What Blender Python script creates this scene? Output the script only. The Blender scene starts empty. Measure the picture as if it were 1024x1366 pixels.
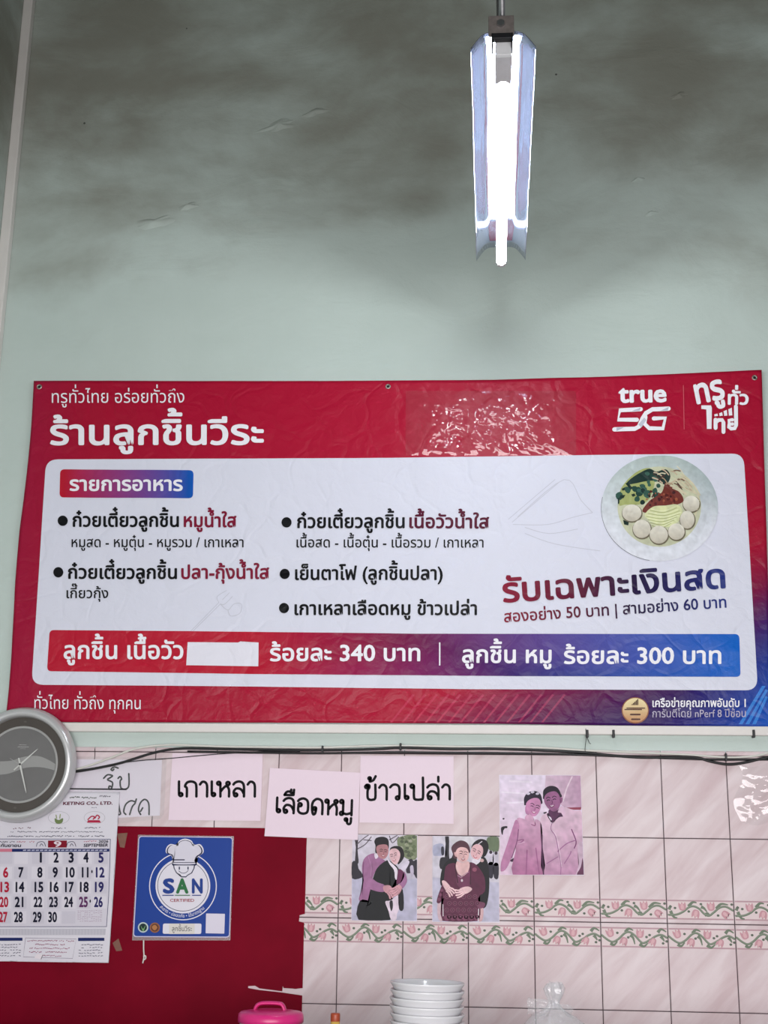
import bpy, bmesh, math, random
from mathutils import Vector, Matrix, noise

# ------------------------------------------------------------------ camera, light, exposure
scene = bpy.context.scene
COL = scene.collection
FOC = 1750.2                       # focal length in pixels of the 1024 x 1366 frame
PITCH, YAW, ROLL = 0.26604, 0.07982, 0.01405
CAM = Vector((0.46036, -4.21228, 1.3455))
_cp, _sp, _cy, _sy = math.cos(PITCH), math.sin(PITCH), math.cos(YAW), math.sin(YAW)
FWD = Vector((-_sy*_cp, _cy*_cp, _sp))
_r = Vector((_cy, _sy, 0.0))
_u = _r.cross(FWD)
RIGHT = math.cos(ROLL)*_r + math.sin(ROLL)*_u
UP = -math.sin(ROLL)*_r + math.cos(ROLL)*_u
cam_data = bpy.data.cameras.new('camera')
cam_data.sensor_fit = 'VERTICAL'
cam_data.sensor_height = 36.0
cam_data.lens = FOC/1366.0*36.0
cam_data.clip_start = 0.05
cam = bpy.data.objects.new('camera', cam_data)
COL.objects.link(cam)
M = Matrix((RIGHT, UP, -FWD)).transposed().to_4x4()
M.translation = CAM
cam.matrix_world = M
scene.camera = cam

scene.view_settings.view_transform = 'Standard'
scene.view_settings.look = 'None'
scene.view_settings.gamma = 1.0
scene.view_settings.use_curve_mapping = False
scene.view_settings.exposure = 0.0

world = bpy.data.worlds.new('world')
scene.world = world
world.use_nodes = True
world.node_tree.nodes['Background'].inputs['Color'].default_value = (0.93, 0.96, 1.0, 1)
world.node_tree.nodes['Background'].inputs['Strength'].default_value = 0.20

def area_light(name, loc, target, sx, sy, power, color):
    d = bpy.data.lights.new(name, 'AREA')
    d.shape = 'RECTANGLE'; d.size = sx; d.size_y = sy; d.energy = power; d.color = color
    o = bpy.data.objects.new(name, d); COL.objects.link(o)
    o.location = loc
    o.rotation_euler = (Vector(target)-Vector(loc)).to_track_quat('-Z', 'Y').to_euler()
    return o
# daylight entering through the open shopfront behind the viewer, low and to the right
day = area_light('shopfront_daylight', (0.6, -5.4, 1.15), (0.2, 0, 0.85), 4.4, 2.0, 82, (1.0, 0.975, 0.985))
day.data.spread = math.radians(105)
TUBE_STRENGTH = 92.0

# ------------------------------------------------------------------ helpers
def lin(c):
    r = []
    for v in c[:3]:
        v = v/255.0
        r.append(v/12.92 if v <= 0.04045 else ((v+0.055)/1.055)**2.4)
    return (r[0], r[1], r[2], 1.0)

def unproj(px, py, Y=0.0):
    """the point of the plane y = Y that photo pixel (px, py) shows"""
    d = FWD + ((px-512.0)/FOC)*RIGHT + ((683.0-py)/FOC)*UP
    t = (Y-CAM.y)/d.y
    return CAM + t*d

def obj(name, bm, mats, parent=None, smooth=False, weighted=False):
    me = bpy.data.meshes.new(name)
    if parent is not None:
        off = Vector(parent.location)
        p = parent.parent
        while p is not None:
            off += Vector(p.location); p = p.parent
    else:
        xs = [v.co.x for v in bm.verts]; ys = [v.co.y for v in bm.verts]; zs = [v.co.z for v in bm.verts]
        off = Vector(((min(xs)+max(xs))/2, (min(ys)+max(ys))/2, min(zs)))
    for v in bm.verts:
        v.co -= off
    if smooth:
        for f in bm.faces: f.smooth = True
    bm.to_mesh(me); bm.free()
    for m in (mats if isinstance(mats, (list, tuple)) else [mats]):
        me.materials.append(m)
    o = bpy.data.objects.new(name, me)
    COL.objects.link(o)
    if parent is not None:
        o.parent = parent
    else:
        o.location = off
    return o

def tag(o, label, cat, group=None):
    o['label'] = label; o['category'] = cat
    if group: o['group'] = group
    return o

def thing(name, label, cat, loc, group=None):
    o = bpy.data.objects.new(name, None); COL.objects.link(o)
    o.empty_display_size = 0.05
    o.location = loc
    return tag(o, label, cat, group)

def structure(o):
    o['kind'] = 'structure'; return o

def box(bm, x0, x1, y0, y1, z0, z1, bevel=0.0, seg=2, mat=0):
    r = bmesh.ops.create_cube(bm, size=1.0)
    for v in r['verts']:
        v.co = Vector(((x0+x1)/2+v.co.x*(x1-x0), (y0+y1)/2+v.co.y*(y1-y0), (z0+z1)/2+v.co.z*(z1-z0)))
    fs = set(f for v in r['verts'] for f in v.link_faces)
    for f in fs: f.material_index = mat
    if bevel > 0:
        es = list(set(e for v in r['verts'] for e in v.link_edges))
        bmesh.ops.bevel(bm, geom=es, offset=bevel, segments=seg, affect='EDGES', profile=0.5)

def lathe(bm, prof, center, axis='Z', seg=48, mat=0, close=False):
    """prof: list of (radius, height along axis)"""
    rings = []
    for (r, h) in prof:
        ring = []
        if r < 1e-6:
            if axis == 'Z': co = Vector((0, 0, h))
            else: co = Vector((0, h, 0))
            ring = [bm.verts.new(co+Vector(center))]
        else:
            for k in range(seg):
                a = 2*math.pi*k/seg
                if axis == 'Z': co = Vector((r*math.cos(a), r*math.sin(a), h))
                else: co = Vector((r*math.cos(a), h, r*math.sin(a)))
                ring.append(bm.verts.new(co+Vector(center)))
        rings.append(ring)
    for i in range(len(rings)-1):
        a, b = rings[i], rings[i+1]
        for k in range(seg):
            k2 = (k+1) % seg
            if len(a) == 1 and len(b) == 1: continue
            if len(a) == 1: f = bm.faces.new((a[0], b[k], b[k2]))
            elif len(b) == 1: f = bm.faces.new((a[k], b[0], a[k2]))
            else: f = bm.faces.new((a[k], b[k], b[k2], a[k2]))
            f.material_index = mat; f.smooth = True
    bmesh.ops.recalc_face_normals(bm, faces=bm.faces)

def catmull(pts, n=6, closed=False):
    P = [Vector(p) for p in pts]
    N = len(P); out = []
    rng = range(N) if closed else range(N-1)
    for i in rng:
        if closed: p0, p1, p2, p3 = P[(i-1) % N], P[i], P[(i+1) % N], P[(i+2) % N]
        else: p0, p1, p2, p3 = P[max(i-1, 0)], P[i], P[i+1], P[min(i+2, N-1)]
        for k in range(n):
            t = k/n
            out.append(0.5*((2*p1)+(-p0+p2)*t+(2*p0-5*p1+4*p2-p3)*t*t+(-p0+3*p1-3*p2+p3)*t**3))
    if not closed: out.append(P[-1])
    return out

def tube(bm, pts, r, seg=10, mat=0, cap=True):
    pts = [Vector(p) for p in pts]
    rings = []; up = Vector((0.13, 0.21, 1)).normalized(); prev = None
    for i, p in enumerate(pts):
        d = (pts[min(i+1, len(pts)-1)]-pts[max(i-1, 0)]).normalized()
        if prev is None:
            s = d.cross(up)
            if s.length < 1e-3: s = d.cross(Vector((1, 0, 0)))
        else:
            s = prev-d*prev.dot(d)
        s.normalize(); prev = s
        t = d.cross(s)
        rr = r[i] if isinstance(r, (list, tuple)) else r
        rings.append([bm.verts.new(p+rr*(math.cos(2*math.pi*k/seg)*s+math.sin(2*math.pi*k/seg)*t)) for k in range(seg)])
    for a, b in zip(rings, rings[1:]):
        for k in range(seg):
            f = bm.faces.new((a[k], a[(k+1) % seg], b[(k+1) % seg], b[k])); f.smooth = True; f.material_index = mat
    if cap:
        bm.faces.new(rings[0][::-1]).material_index = mat; bm.faces.new(rings[-1]).material_index = mat
    bmesh.ops.recalc_face_normals(bm, faces=bm.faces)

# ------------------------------------------------------------------ materials
def new_mat(name):
    m = bpy.data.materials.new(name); m.use_nodes = True
    nt = m.node_tree
    return m, nt, nt.nodes['Principled BSDF']

def N(nt, kind, **kw):
    n = nt.nodes.new(kind)
    for k, v in kw.items():
        if hasattr(n, k): setattr(n, k, v)
        else: n.inputs[k].default_value = v
    return n

def plain(name, rgb, rough=0.5, metal=0.0, bump=0.0, bscale=60.0, vary=0.0, spec=0.5, trans=0.0):
    m, nt, b = new_mat(name)
    b.inputs['Base Color'].default_value = lin(rgb)
    b.inputs['Roughness'].default_value = rough
    b.inputs['Metallic'].default_value = metal
    b.inputs['Specular IOR Level'].default_value = spec
    tc = N(nt, 'ShaderNodeTexCoord')
    nz = N(nt, 'ShaderNodeTexNoise', Scale=bscale, Detail=4.0)
    nt.links.new(tc.outputs['Object'], nz.inputs['Vector'])
    if vary > 0:
        mx = N(nt, 'ShaderNodeMix', data_type='RGBA')
        c = lin(rgb)
        mx.inputs[6].default_value = tuple(v*(1-vary) for v in c[:3])+(1,)
        mx.inputs[7].default_value = tuple(min(1, v*(1+vary)) for v in c[:3])+(1,)
        nt.links.new(nz.outputs['Fac'], mx.inputs[0]); nt.links.new(mx.outputs[2], b.inputs['Base Color'])
    if bump > 0:
        bp = N(nt, 'ShaderNodeBump', Strength=bump, Distance=0.002)
        nt.links.new(nz.outputs['Fac'], bp.inputs['Height']); nt.links.new(bp.outputs['Normal'], b.inputs['Normal'])
    return m

def ink_mat(name, rough=0.5, spec=0.4, bump=None, coat=0.0):
    """printed surface: colours come from the print itself (a colour attribute)"""
    m, nt, b = new_mat(name)
    a = N(nt, 'ShaderNodeAttribute', attribute_name='Col')
    nt.links.new(a.outputs['Color'], b.inputs['Base Color'])
    b.inputs['Roughness'].default_value = rough
    b.inputs['Specular IOR Level'].default_value = spec
    b.inputs['Coat Weight'].default_value = coat
    b.inputs['Coat Roughness'].default_value = 0.12
    if bump: bump(nt, b)
    return m

def vinyl_bump(nt, b, s=1.0):
    geo = N(nt, 'ShaderNodeNewGeometry')
    mp = N(nt, 'ShaderNodeMapping'); mp.inputs['Rotation'].default_value = (0, 0.6, 0); mp.inputs['Scale'].default_value = (1, 1, 1)
    nt.links.new(geo.outputs['Position'], mp.inputs['Vector'])
    n1 = N(nt, 'ShaderNodeTexNoise', Scale=5.0, Detail=3.0, Distortion=0.8)
    n1.noise_type = 'RIDGED_MULTIFRACTAL' if hasattr(n1, 'noise_type') else n1.noise_type
    n2 = N(nt, 'ShaderNodeTexVoronoi', Scale=7.0); n2.feature = 'DISTANCE_TO_EDGE'
    nd = N(nt, 'ShaderNodeTexNoise', Scale=4.0, Detail=2.0)
    add = N(nt, 'ShaderNodeVectorMath', operation='MULTIPLY_ADD')
    add.inputs[1].default_value = (0.35, 0.35, 0.35)
    nt.links.new(mp.outputs['Vector'], n1.inputs['Vector'])
    nt.links.new(mp.outputs['Vector'], nd.inputs['Vector'])
    nt.links.new(nd.outputs['Color'], add.inputs[0]); nt.links.new(mp.outputs['Vector'], add.inputs[2])
    nt.links.new(add.outputs['Vector'], n2.inputs['Vector'])
    mr = N(nt, 'ShaderNodeMapRange'); mr.inputs[1].default_value = 0.0; mr.inputs[2].default_value = 0.10
    nt.links.new(n2.outputs['Distance'], mr.inputs[0])
    n3 = N(nt, 'ShaderNodeTexNoise', Scale=16.0, Detail=4.0, Distortion=0.4)
    nt.links.new(mp.outputs['Vector'], n3.inputs['Vector'])
    m1 = N(nt, 'ShaderNodeMath', operation='MULTIPLY'); m1.inputs[1].default_value = 0.42
    nt.links.new(n1.outputs['Fac'], m1.inputs[0])
    m2 = N(nt, 'ShaderNodeMath', operation='MULTIPLY_ADD'); m2.inputs[1].default_value = 0.10
    nt.links.new(mr.outputs[0], m2.inputs[0]); nt.links.new(m1.outputs[0], m2.inputs[2])
    m3 = N(nt, 'ShaderNodeMath', operation='MULTIPLY_ADD'); m3.inputs[1].default_value = 0.5
    nt.links.new(n3.outputs['Fac'], m3.inputs[0]); nt.links.new(m2.outputs[0], m3.inputs[2])
    bp = N(nt, 'ShaderNodeBump', Strength=0.95*s, Distance=0.012)
    nt.links.new(m3.outputs[0], bp.inputs['Height']); nt.links.new(bp.outputs['Normal'], b.inputs['Normal'])

def paper_bump(nt, b):
    tc = N(nt, 'ShaderNodeTexCoord')
    n1 = N(nt, 'ShaderNodeTexNoise', Scale=9.0, Detail=3.0, Distortion=0.6)
    nt.links.new(tc.outputs['Object'], n1.inputs['Vector'])
    bp = N(nt, 'ShaderNodeBump', Strength=0.3, Distance=0.01)
    nt.links.new(n1.outputs['Fac'], bp.inputs['Height']); nt.links.new(bp.outputs['Normal'], b.inputs['Normal'])

MAT = {}
MAT['vinyl'] = ink_mat('vinyl_print', rough=0.36, spec=0.2, bump=vinyl_bump)
MAT['photo'] = ink_mat('photo_print', rough=0.4, spec=0.15)
MAT['paperprint'] = ink_mat('paper_print', rough=0.6, spec=0.15, bump=paper_bump)
MAT['flatprint'] = ink_mat('flat_print', rough=0.6, spec=0.15)
MAT['signprint'] = ink_mat('sign_print', rough=0.4, spec=0.15)
MAT['glaze'] = ink_mat('glazed_decor', rough=0.3, spec=0.2)
MAT['black_ink'] = plain('black_ink', (14, 12, 16), 0.6, spec=0.2)
MAT['white_paper'] = plain('white_paper', (233, 224, 235), 0.6, bump=0.15, bscale=40)
MAT['pink_card'] = plain('pink_card', (238, 217, 229), 0.65, bump=0.12, bscale=120, vary=0.015)
MAT['cable_black'] = plain('black_cable_rubber', (14, 13, 15), 0.45)
MAT['cable_white'] = plain('white_cable_plastic', (216, 214, 206), 0.4, vary=0.1, bscale=30)
MAT['trim'] = plain('white_plastic_trim', (222, 217, 212), 0.4, vary=0.06, bscale=20, bump=0.1)
MAT['steel'] = plain('brushed_steel', (170, 170, 172), 0.35, 1.0, bump=0.1, bscale=200)
MAT['eyelet'] = plain('eyelet_metal', (190, 185, 175), 0.3, 1.0)
MAT['oldmetal'] = plain('stained_bracket_metal', (128, 120, 116), 0.5, 0.4, bump=0.3, bscale=80, vary=0.35)
MAT['dark'] = plain('dark_plastic', (16, 16, 20), 0.5)
MAT['holder'] = plain('lampholder_grey', (226, 226, 228), 0.45, vary=0.1, bscale=40)
MAT['silver'] = plain('silver_painted_plastic', (205, 205, 205), 0.28, 0.35)
MAT['dialdark'] = plain('clock_dial_dark', (106, 105, 104), 0.4, vary=0.12, bscale=25)
MAT['ringdark'] = plain('clock_ring_dark', (68, 62, 56), 0.4, vary=0.15, bscale=20)
MAT['dialgrey'] = plain('clock_dial_grey', (165, 165, 163), 0.4)
MAT['hand'] = plain('clock_hand_silver', (214, 214, 210), 0.3, 0.5)
MAT['porcelain'] = plain('white_glazed_melamine', (228, 227, 230), 0.18, vary=0.02, bscale=12)
MAT['pinklid'] = plain('pink_plastic', (214, 42, 122), 0.32, vary=0.08, bscale=25)
MAT['tubwhite'] = plain('white_tub_plastic', (205, 200, 205), 0.35)
MAT['cap'] = plain('orange_brown_cap', (168, 74, 46), 0.4, vary=0.1)
MAT['sauce'] = plain('yellow_bottle_plastic', (204, 168, 84), 0.25)
MAT['counter'] = plain('steel_counter', (150, 150, 150), 0.4, 0.8)
MAT['tape'] = plain('old_tape_residue', (120, 78, 62), 0.6, vary=0.3, bscale=60)
MAT['floor'] = plain('floor_tile', (120, 116, 110), 0.4, vary=0.15, bscale=8)
MAT['ceiling'] = plain('ceiling_paint', (150, 158, 152), 0.8, vary=0.1, bscale=3)

def wall_paint():
    m, nt, b = new_mat('pale_green_wall_paint')
    geo = N(nt, 'ShaderNodeNewGeometry')
    pos = geo.outputs['Position']
    # soot and damp stains: brownish clouds with a ragged outline on the upper plaster
    mp = N(nt, 'ShaderNodeMapping'); mp.inputs['Scale'].default_value = (1.0, 1.0, 1.7); mp.inputs['Location'].default_value = (3.1, 0, 1.2)
    nt.links.new(pos, mp.inputs['Vector'])
    n1 = N(nt, 'ShaderNodeTexNoise', Scale=1.25, Detail=7.0, Roughness=0.58, Distortion=0.25)
    nt.links.new(mp.outputs['Vector'], n1.inputs['Vector'])
    sep = N(nt, 'ShaderNodeSeparateXYZ'); nt.links.new(pos, sep.inputs[0])
    zr = N(nt, 'ShaderNodeMapRange', interpolation_type='SMOOTHSTEP')
    zr.inputs[1].default_value = 3.15; zr.inputs[2].default_value = 4.0; zr.inputs[3].default_value = -0.22; zr.inputs[4].default_value = 0.16
    nt.links.new(sep.outputs['Z'], zr.inputs[0])
    sm = N(nt, 'ShaderNodeMath', operation='ADD'); nt.links.new(n1.outputs['Fac'], sm.inputs[0]); nt.links.new(zr.outputs[0], sm.inputs[1])
    rp = N(nt, 'ShaderNodeMapRange', interpolation_type='SMOOTHSTEP'); rp.inputs[1].default_value = 0.36; rp.inputs[2].default_value = 0.78
    nt.links.new(sm.outputs[0], rp.inputs[0])
    base = N(nt, 'ShaderNodeMix', data_type='RGBA')
    base.inputs[6].default_value = lin((188, 202, 195)); base.inputs[7].default_value = lin((199, 212, 206))
    n2 = N(nt, 'ShaderNodeTexNoise', Scale=5.0, Detail=6.0, Roughness=0.6)
    nt.links.new(pos, n2.inputs['Vector']); nt.links.new(n2.outputs['Fac'], base.inputs[0])
    mx = N(nt, 'ShaderNodeMix', data_type='RGBA'); mx.inputs[7].default_value = lin((142, 143, 132))
    nt.links.new(rp.outputs[0], mx.inputs[0]); nt.links.new(base.outputs[2], mx.inputs[6])
    # sparse dark specks
    vo = N(nt, 'ShaderNodeTexVoronoi', Scale=5.5); nt.links.new(pos, vo.inputs['Vector'])
    sp = N(nt, 'ShaderNodeMath', operation='LESS_THAN'); sp.inputs[1].default_value = 0.022; nt.links.new(vo.outputs['Distance'], sp.inputs[0])
    mx2 = N(nt, 'ShaderNodeMix', data_type='RGBA'); mx2.inputs[7].default_value = lin((78, 80, 74))
    nt.links.new(sp.outputs[0], mx2.inputs[0]); nt.links.new(mx.outputs[2], mx2.inputs[6])
    nt.links.new(mx2.outputs[2], b.inputs['Base Color'])
    b.inputs['Roughness'].default_value = 0.62
    n3 = N(nt, 'ShaderNodeTexNoise', Scale=55.0, Detail=5.0, Roughness=0.7); nt.links.new(pos, n3.inputs['Vector'])
    n4 = N(nt, 'ShaderNodeTexNoise', Scale=3.0, Detail=5.0, Distortion=1.2); nt.links.new(mp.outputs['Vector'], n4.inputs['Vector'])
    ma = N(nt, 'ShaderNodeMath', operation='MULTIPLY_ADD'); ma.inputs[1].default_value = 8.0
    nt.links.new(n4.outputs['Fac'], ma.inputs[0]); nt.links.new(n3.outputs['Fac'], ma.inputs[2])
    bp = N(nt, 'ShaderNodeBump', Strength=0.35, Distance=0.003)
    nt.links.new(ma.outputs[0], bp.inputs['Height']); nt.links.new(bp.outputs['Normal'], b.inputs['Normal'])
    return m
MAT['wall'] = wall_paint()

def tile_mat():
    m, nt, b = new_mat('pink_marbled_glazed_tile')
    geo = N(nt, 'ShaderNodeNewGeometry')
    # every tile carries the same diagonal veining; offset per tile
    mp = N(nt, 'ShaderNodeMapping'); mp.vector_type = 'TEXTURE'; mp.inputs['Rotation'].default_value = (0, math.radians(-47), 0); mp.inputs['Scale'].default_value = (0.32, 1.0, 0.06)
    nt.links.new(geo.outputs['Position'], mp.inputs['Vector'])
    n1 = N(nt, 'ShaderNodeTexNoise', Scale=1.0, Detail=5.0, Roughness=0.55, Distortion=0.5)
    nt.links.new(mp.outputs['Vector'], n1.inputs['Vector'])
    cr = N(nt, 'ShaderNodeValToRGB')
    cr.color_ramp.elements[0].position = 0.3; cr.color_ramp.elements[0].color = lin((204, 180, 183))
    cr.color_ramp.elements[1].position = 0.68; cr.color_ramp.elements[1].color = lin((226, 211, 213))
    nt.links.new(n1.outputs['Fac'], cr.inputs[0]); nt.links.new(cr.outputs['Color'], b.inputs['Base Color'])
    b.inputs['Roughness'].default_value = 0.33; b.inputs['Specular IOR Level'].default_value = 0.18
    n2 = N(nt, 'ShaderNodeTexNoise', Scale=12.0, Detail=2.0); nt.links.new(geo.outputs['Position'], n2.inputs['Vector'])
    bp = N(nt, 'ShaderNodeBump', Strength=0.12, Distance=0.003)
    nt.links.new(n2.outputs['Fac'], bp.inputs['Height']); nt.links.new(bp.outputs['Normal'], b.inputs['Normal'])
    return m
MAT['tile'] = tile_mat()
MAT['grout'] = plain('dark_grout', (66, 52, 56), 0.8, vary=0.2, bscale=40)

def red_sheet_mat():
    m, nt, b = new_mat('red_vinyl_sheet')
    geo = N(nt, 'ShaderNodeNewGeometry')
    n1 = N(nt, 'ShaderNodeTexNoise', Scale=3.0, Detail=5.0, Roughness=0.6); nt.links.new(geo.outputs['Position'], n1.inputs['Vector'])
    cr = N(nt, 'ShaderNodeValToRGB')
    cr.color_ramp.elements[0].position = 0.35; cr.color_ramp.elements[0].color = lin((112, 5, 28))
    cr.color_ramp.elements[1].position = 0.65; cr.color_ramp.elements[1].color = lin((128, 7, 34))
    nt.links.new(n1.outputs['Fac'], cr.inputs[0]); nt.links.new(cr.outputs['Color'], b.inputs['Base Color'])
    b.inputs['Roughness'].default_value = 0.5; b.inputs['Specular IOR Level'].default_value = 0.04
    n2 = N(nt, 'ShaderNodeTexNoise', Scale=9.0, Detail=2.0); nt.links.new(geo.outputs['Position'], n2.inputs['Vector'])
    bp = N(nt, 'ShaderNodeBump', Strength=0.15, Distance=0.004)
    nt.links.new(n2.outputs['Fac'], bp.inputs['Height']); nt.links.new(bp.outputs['Normal'], b.inputs['Normal'])
    return m
MAT['redsheet'] = red_sheet_mat()

def clear_plastic(name, opacity, rough, bscale, bstr, tint=(235, 236, 240)):
    m, nt, b = new_mat(name)
    out = nt.nodes['Material Output']
    tr = N(nt, 'ShaderNodeBsdfTransparent')
    b.inputs['Base Color'].default_value = lin(tint); b.inputs['Roughness'].default_value = rough
    b.inputs['Specular IOR Level'].default_value = 0.8
    tc = N(nt, 'ShaderNodeTexCoord')
    nz = N(nt, 'ShaderNodeTexNoise', Scale=bscale, Detail=3.0, Distortion=1.0)
    nt.links.new(tc.outputs['Object'], nz.inputs['Vector'])
    bp = N(nt, 'ShaderNodeBump', Strength=bstr, Distance=0.01)
    nt.links.new(nz.outputs['Fac'], bp.inputs['Height']); nt.links.new(bp.outputs['Normal'], b.inputs['Normal'])
    gl = N(nt, 'ShaderNodeBsdfGlossy'); gl.inputs['Roughness'].default_value = rough
    nt.links.new(bp.outputs['Normal'], gl.inputs['Normal'])
    m1 = N(nt, 'ShaderNodeMixShader'); m1.inputs[0].default_value = opacity
    nt.links.new(tr.outputs[0], m1.inputs[1]); nt.links.new(b.outputs[0], m1.inputs[2])
    m2 = N(nt, 'ShaderNodeMixShader')
    m2.inputs[0].default_value = 0.065; nt.links.new(m1.outputs[0], m2.inputs[1]); nt.links.new(gl.outputs[0], m2.inputs[2])
    nt.links.new(m2.outputs[0], out.inputs['Surface'])
    return m
MAT['sleeve'] = clear_plastic('clear_sleeve_film', 0.02, 0.10, 9.0, 0.12)
MAT['bag'] = clear_plastic('clear_bag_film', 0.30, 0.12, 34.0, 0.9)
MAT['film'] = clear_plastic('crinkled_clear_film', 0.02, 0.06, 38.0, 0.0)
MAT['acrylic'] = clear_plastic('clear_acrylic', 0.12, 0.08, 2.0, 0.0)

def reflector_mat():
    m, nt, b = new_mat('reflector_polished_steel')
    b.inputs['Base Color'].default_value = lin((146, 154, 174))
    b.inputs['Metallic'].default_value = 0.94
    b.inputs['Roughness'].default_value = 0.06
    tc = N(nt, 'ShaderNodeTexCoord')
    nz = N(nt, 'ShaderNodeTexNoise', Scale=25.0, Detail=4.0); nt.links.new(tc.outputs['Object'], nz.inputs['Vector'])
    bp = N(nt, 'ShaderNodeBump', Strength=0.05, Distance=0.002)
    nt.links.new(nz.outputs['Fac'], bp.inputs['Height']); nt.links.new(bp.outputs['Normal'], b.inputs['Normal'])
    return m
MAT['reflector'] = reflector_mat()
MAT['reflector_back'] = plain('reflector_grey_back', (150, 152, 156), 0.5, vary=0.1)

def tube_mat():
    m, nt, b = new_mat('lit_fluorescent_tube')
    b.inputs['Base Color'].default_value = (0.9, 0.9, 0.9, 1)
    b.inputs['Emission Color'].default_value = (0.93, 0.97, 1.0, 1)
    b.inputs['Emission Strength'].default_value = TUBE_STRENGTH
    return m
MAT['tube'] = tube_mat()

# ------------------------------------------------------------------ lettering
_tc = bpy.data.curves.new('glyph_source', 'FONT'); _tc.resolution_u = 3
_to = bpy.data.objects.new('glyph_source', _tc); COL.objects.link(_to)
_gcache = {}; _acache = {}
def _mesh_of(s, off):
    _tc.body = s; _tc.offset = off
    _to.update_tag()
    dg = bpy.context.evaluated_depsgraph_get(); dg.update()
    ev = _to.evaluated_get(dg); me = ev.to_mesh()
    vs = [(v.co.x, v.co.y) for v in me.vertices]; fs = [tuple(p.vertices) for p in me.polygons]
    ev.to_mesh_clear()
    return vs, fs
def glyph(ch, off):
    k = (ch, off)
    if k not in _gcache: _gcache[k] = _mesh_of(ch, off) if ch != ' ' else ([], [])
    return _gcache[k]
KK = '\u0e01'
def advance(ch):
    if ch not in _acache:
        _acache[ch] = max(v[0] for v in _mesh_of(KK+ch+KK, 0)[0]) - max(v[0] for v in _mesh_of(KK+KK, 0)[0])
    return _acache[ch]
TONES = set('\u0e48\u0e49\u0e4a\u0e4b\u0e4c'); ABOVE = set('\u0e31\u0e34\u0e35\u0e36\u0e37\u0e4d\u0e47'); TALL = set('\u0e1b\u0e1f\u0e1d')
def layout(s, off):
    pen = 0.0; out = []; base = ' '; prev = ''; word = 0
    for i, ch in enumerate(s):
        nxt = s[i+1] if i+1 < len(s) else ''
        dx = dy = 0.0
        if ch in TONES:
            if prev in ABOVE or nxt == '\u0e33': dy = 0.19
            if base in TALL: dx = -0.1
        elif ch in ABOVE:
            if base in TALL: dx = -0.1
        if not (ch in TONES or ch in ABOVE or ch in '\u0e38\u0e39'): base = ch
        out.append((ch, pen+dx, dy, word)); pen += advance(ch); prev = ch
        if ch == ' ': word += 1
    verts = []; faces = []; wf = []; zs = []
    for ch, x, y, wd in out:
        vs, fs = glyph(ch, 0.0)
        for kc, (sx, sy) in enumerate([(off*math.cos(k*math.pi/3+0.2), off*math.sin(k*math.pi/3+0.2)) for k in range(6)] if off > 0 else [(0, 0)]):
            n = len(verts); zs += [kc*3e-5]*len(vs)
            verts += [(vx+x+sx, vy+y+sy) for vx, vy in vs]; faces += [tuple(k+n for k in f) for f in fs]; wf += [wd]*len(fs)
    return verts, faces, wf, zs

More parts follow.
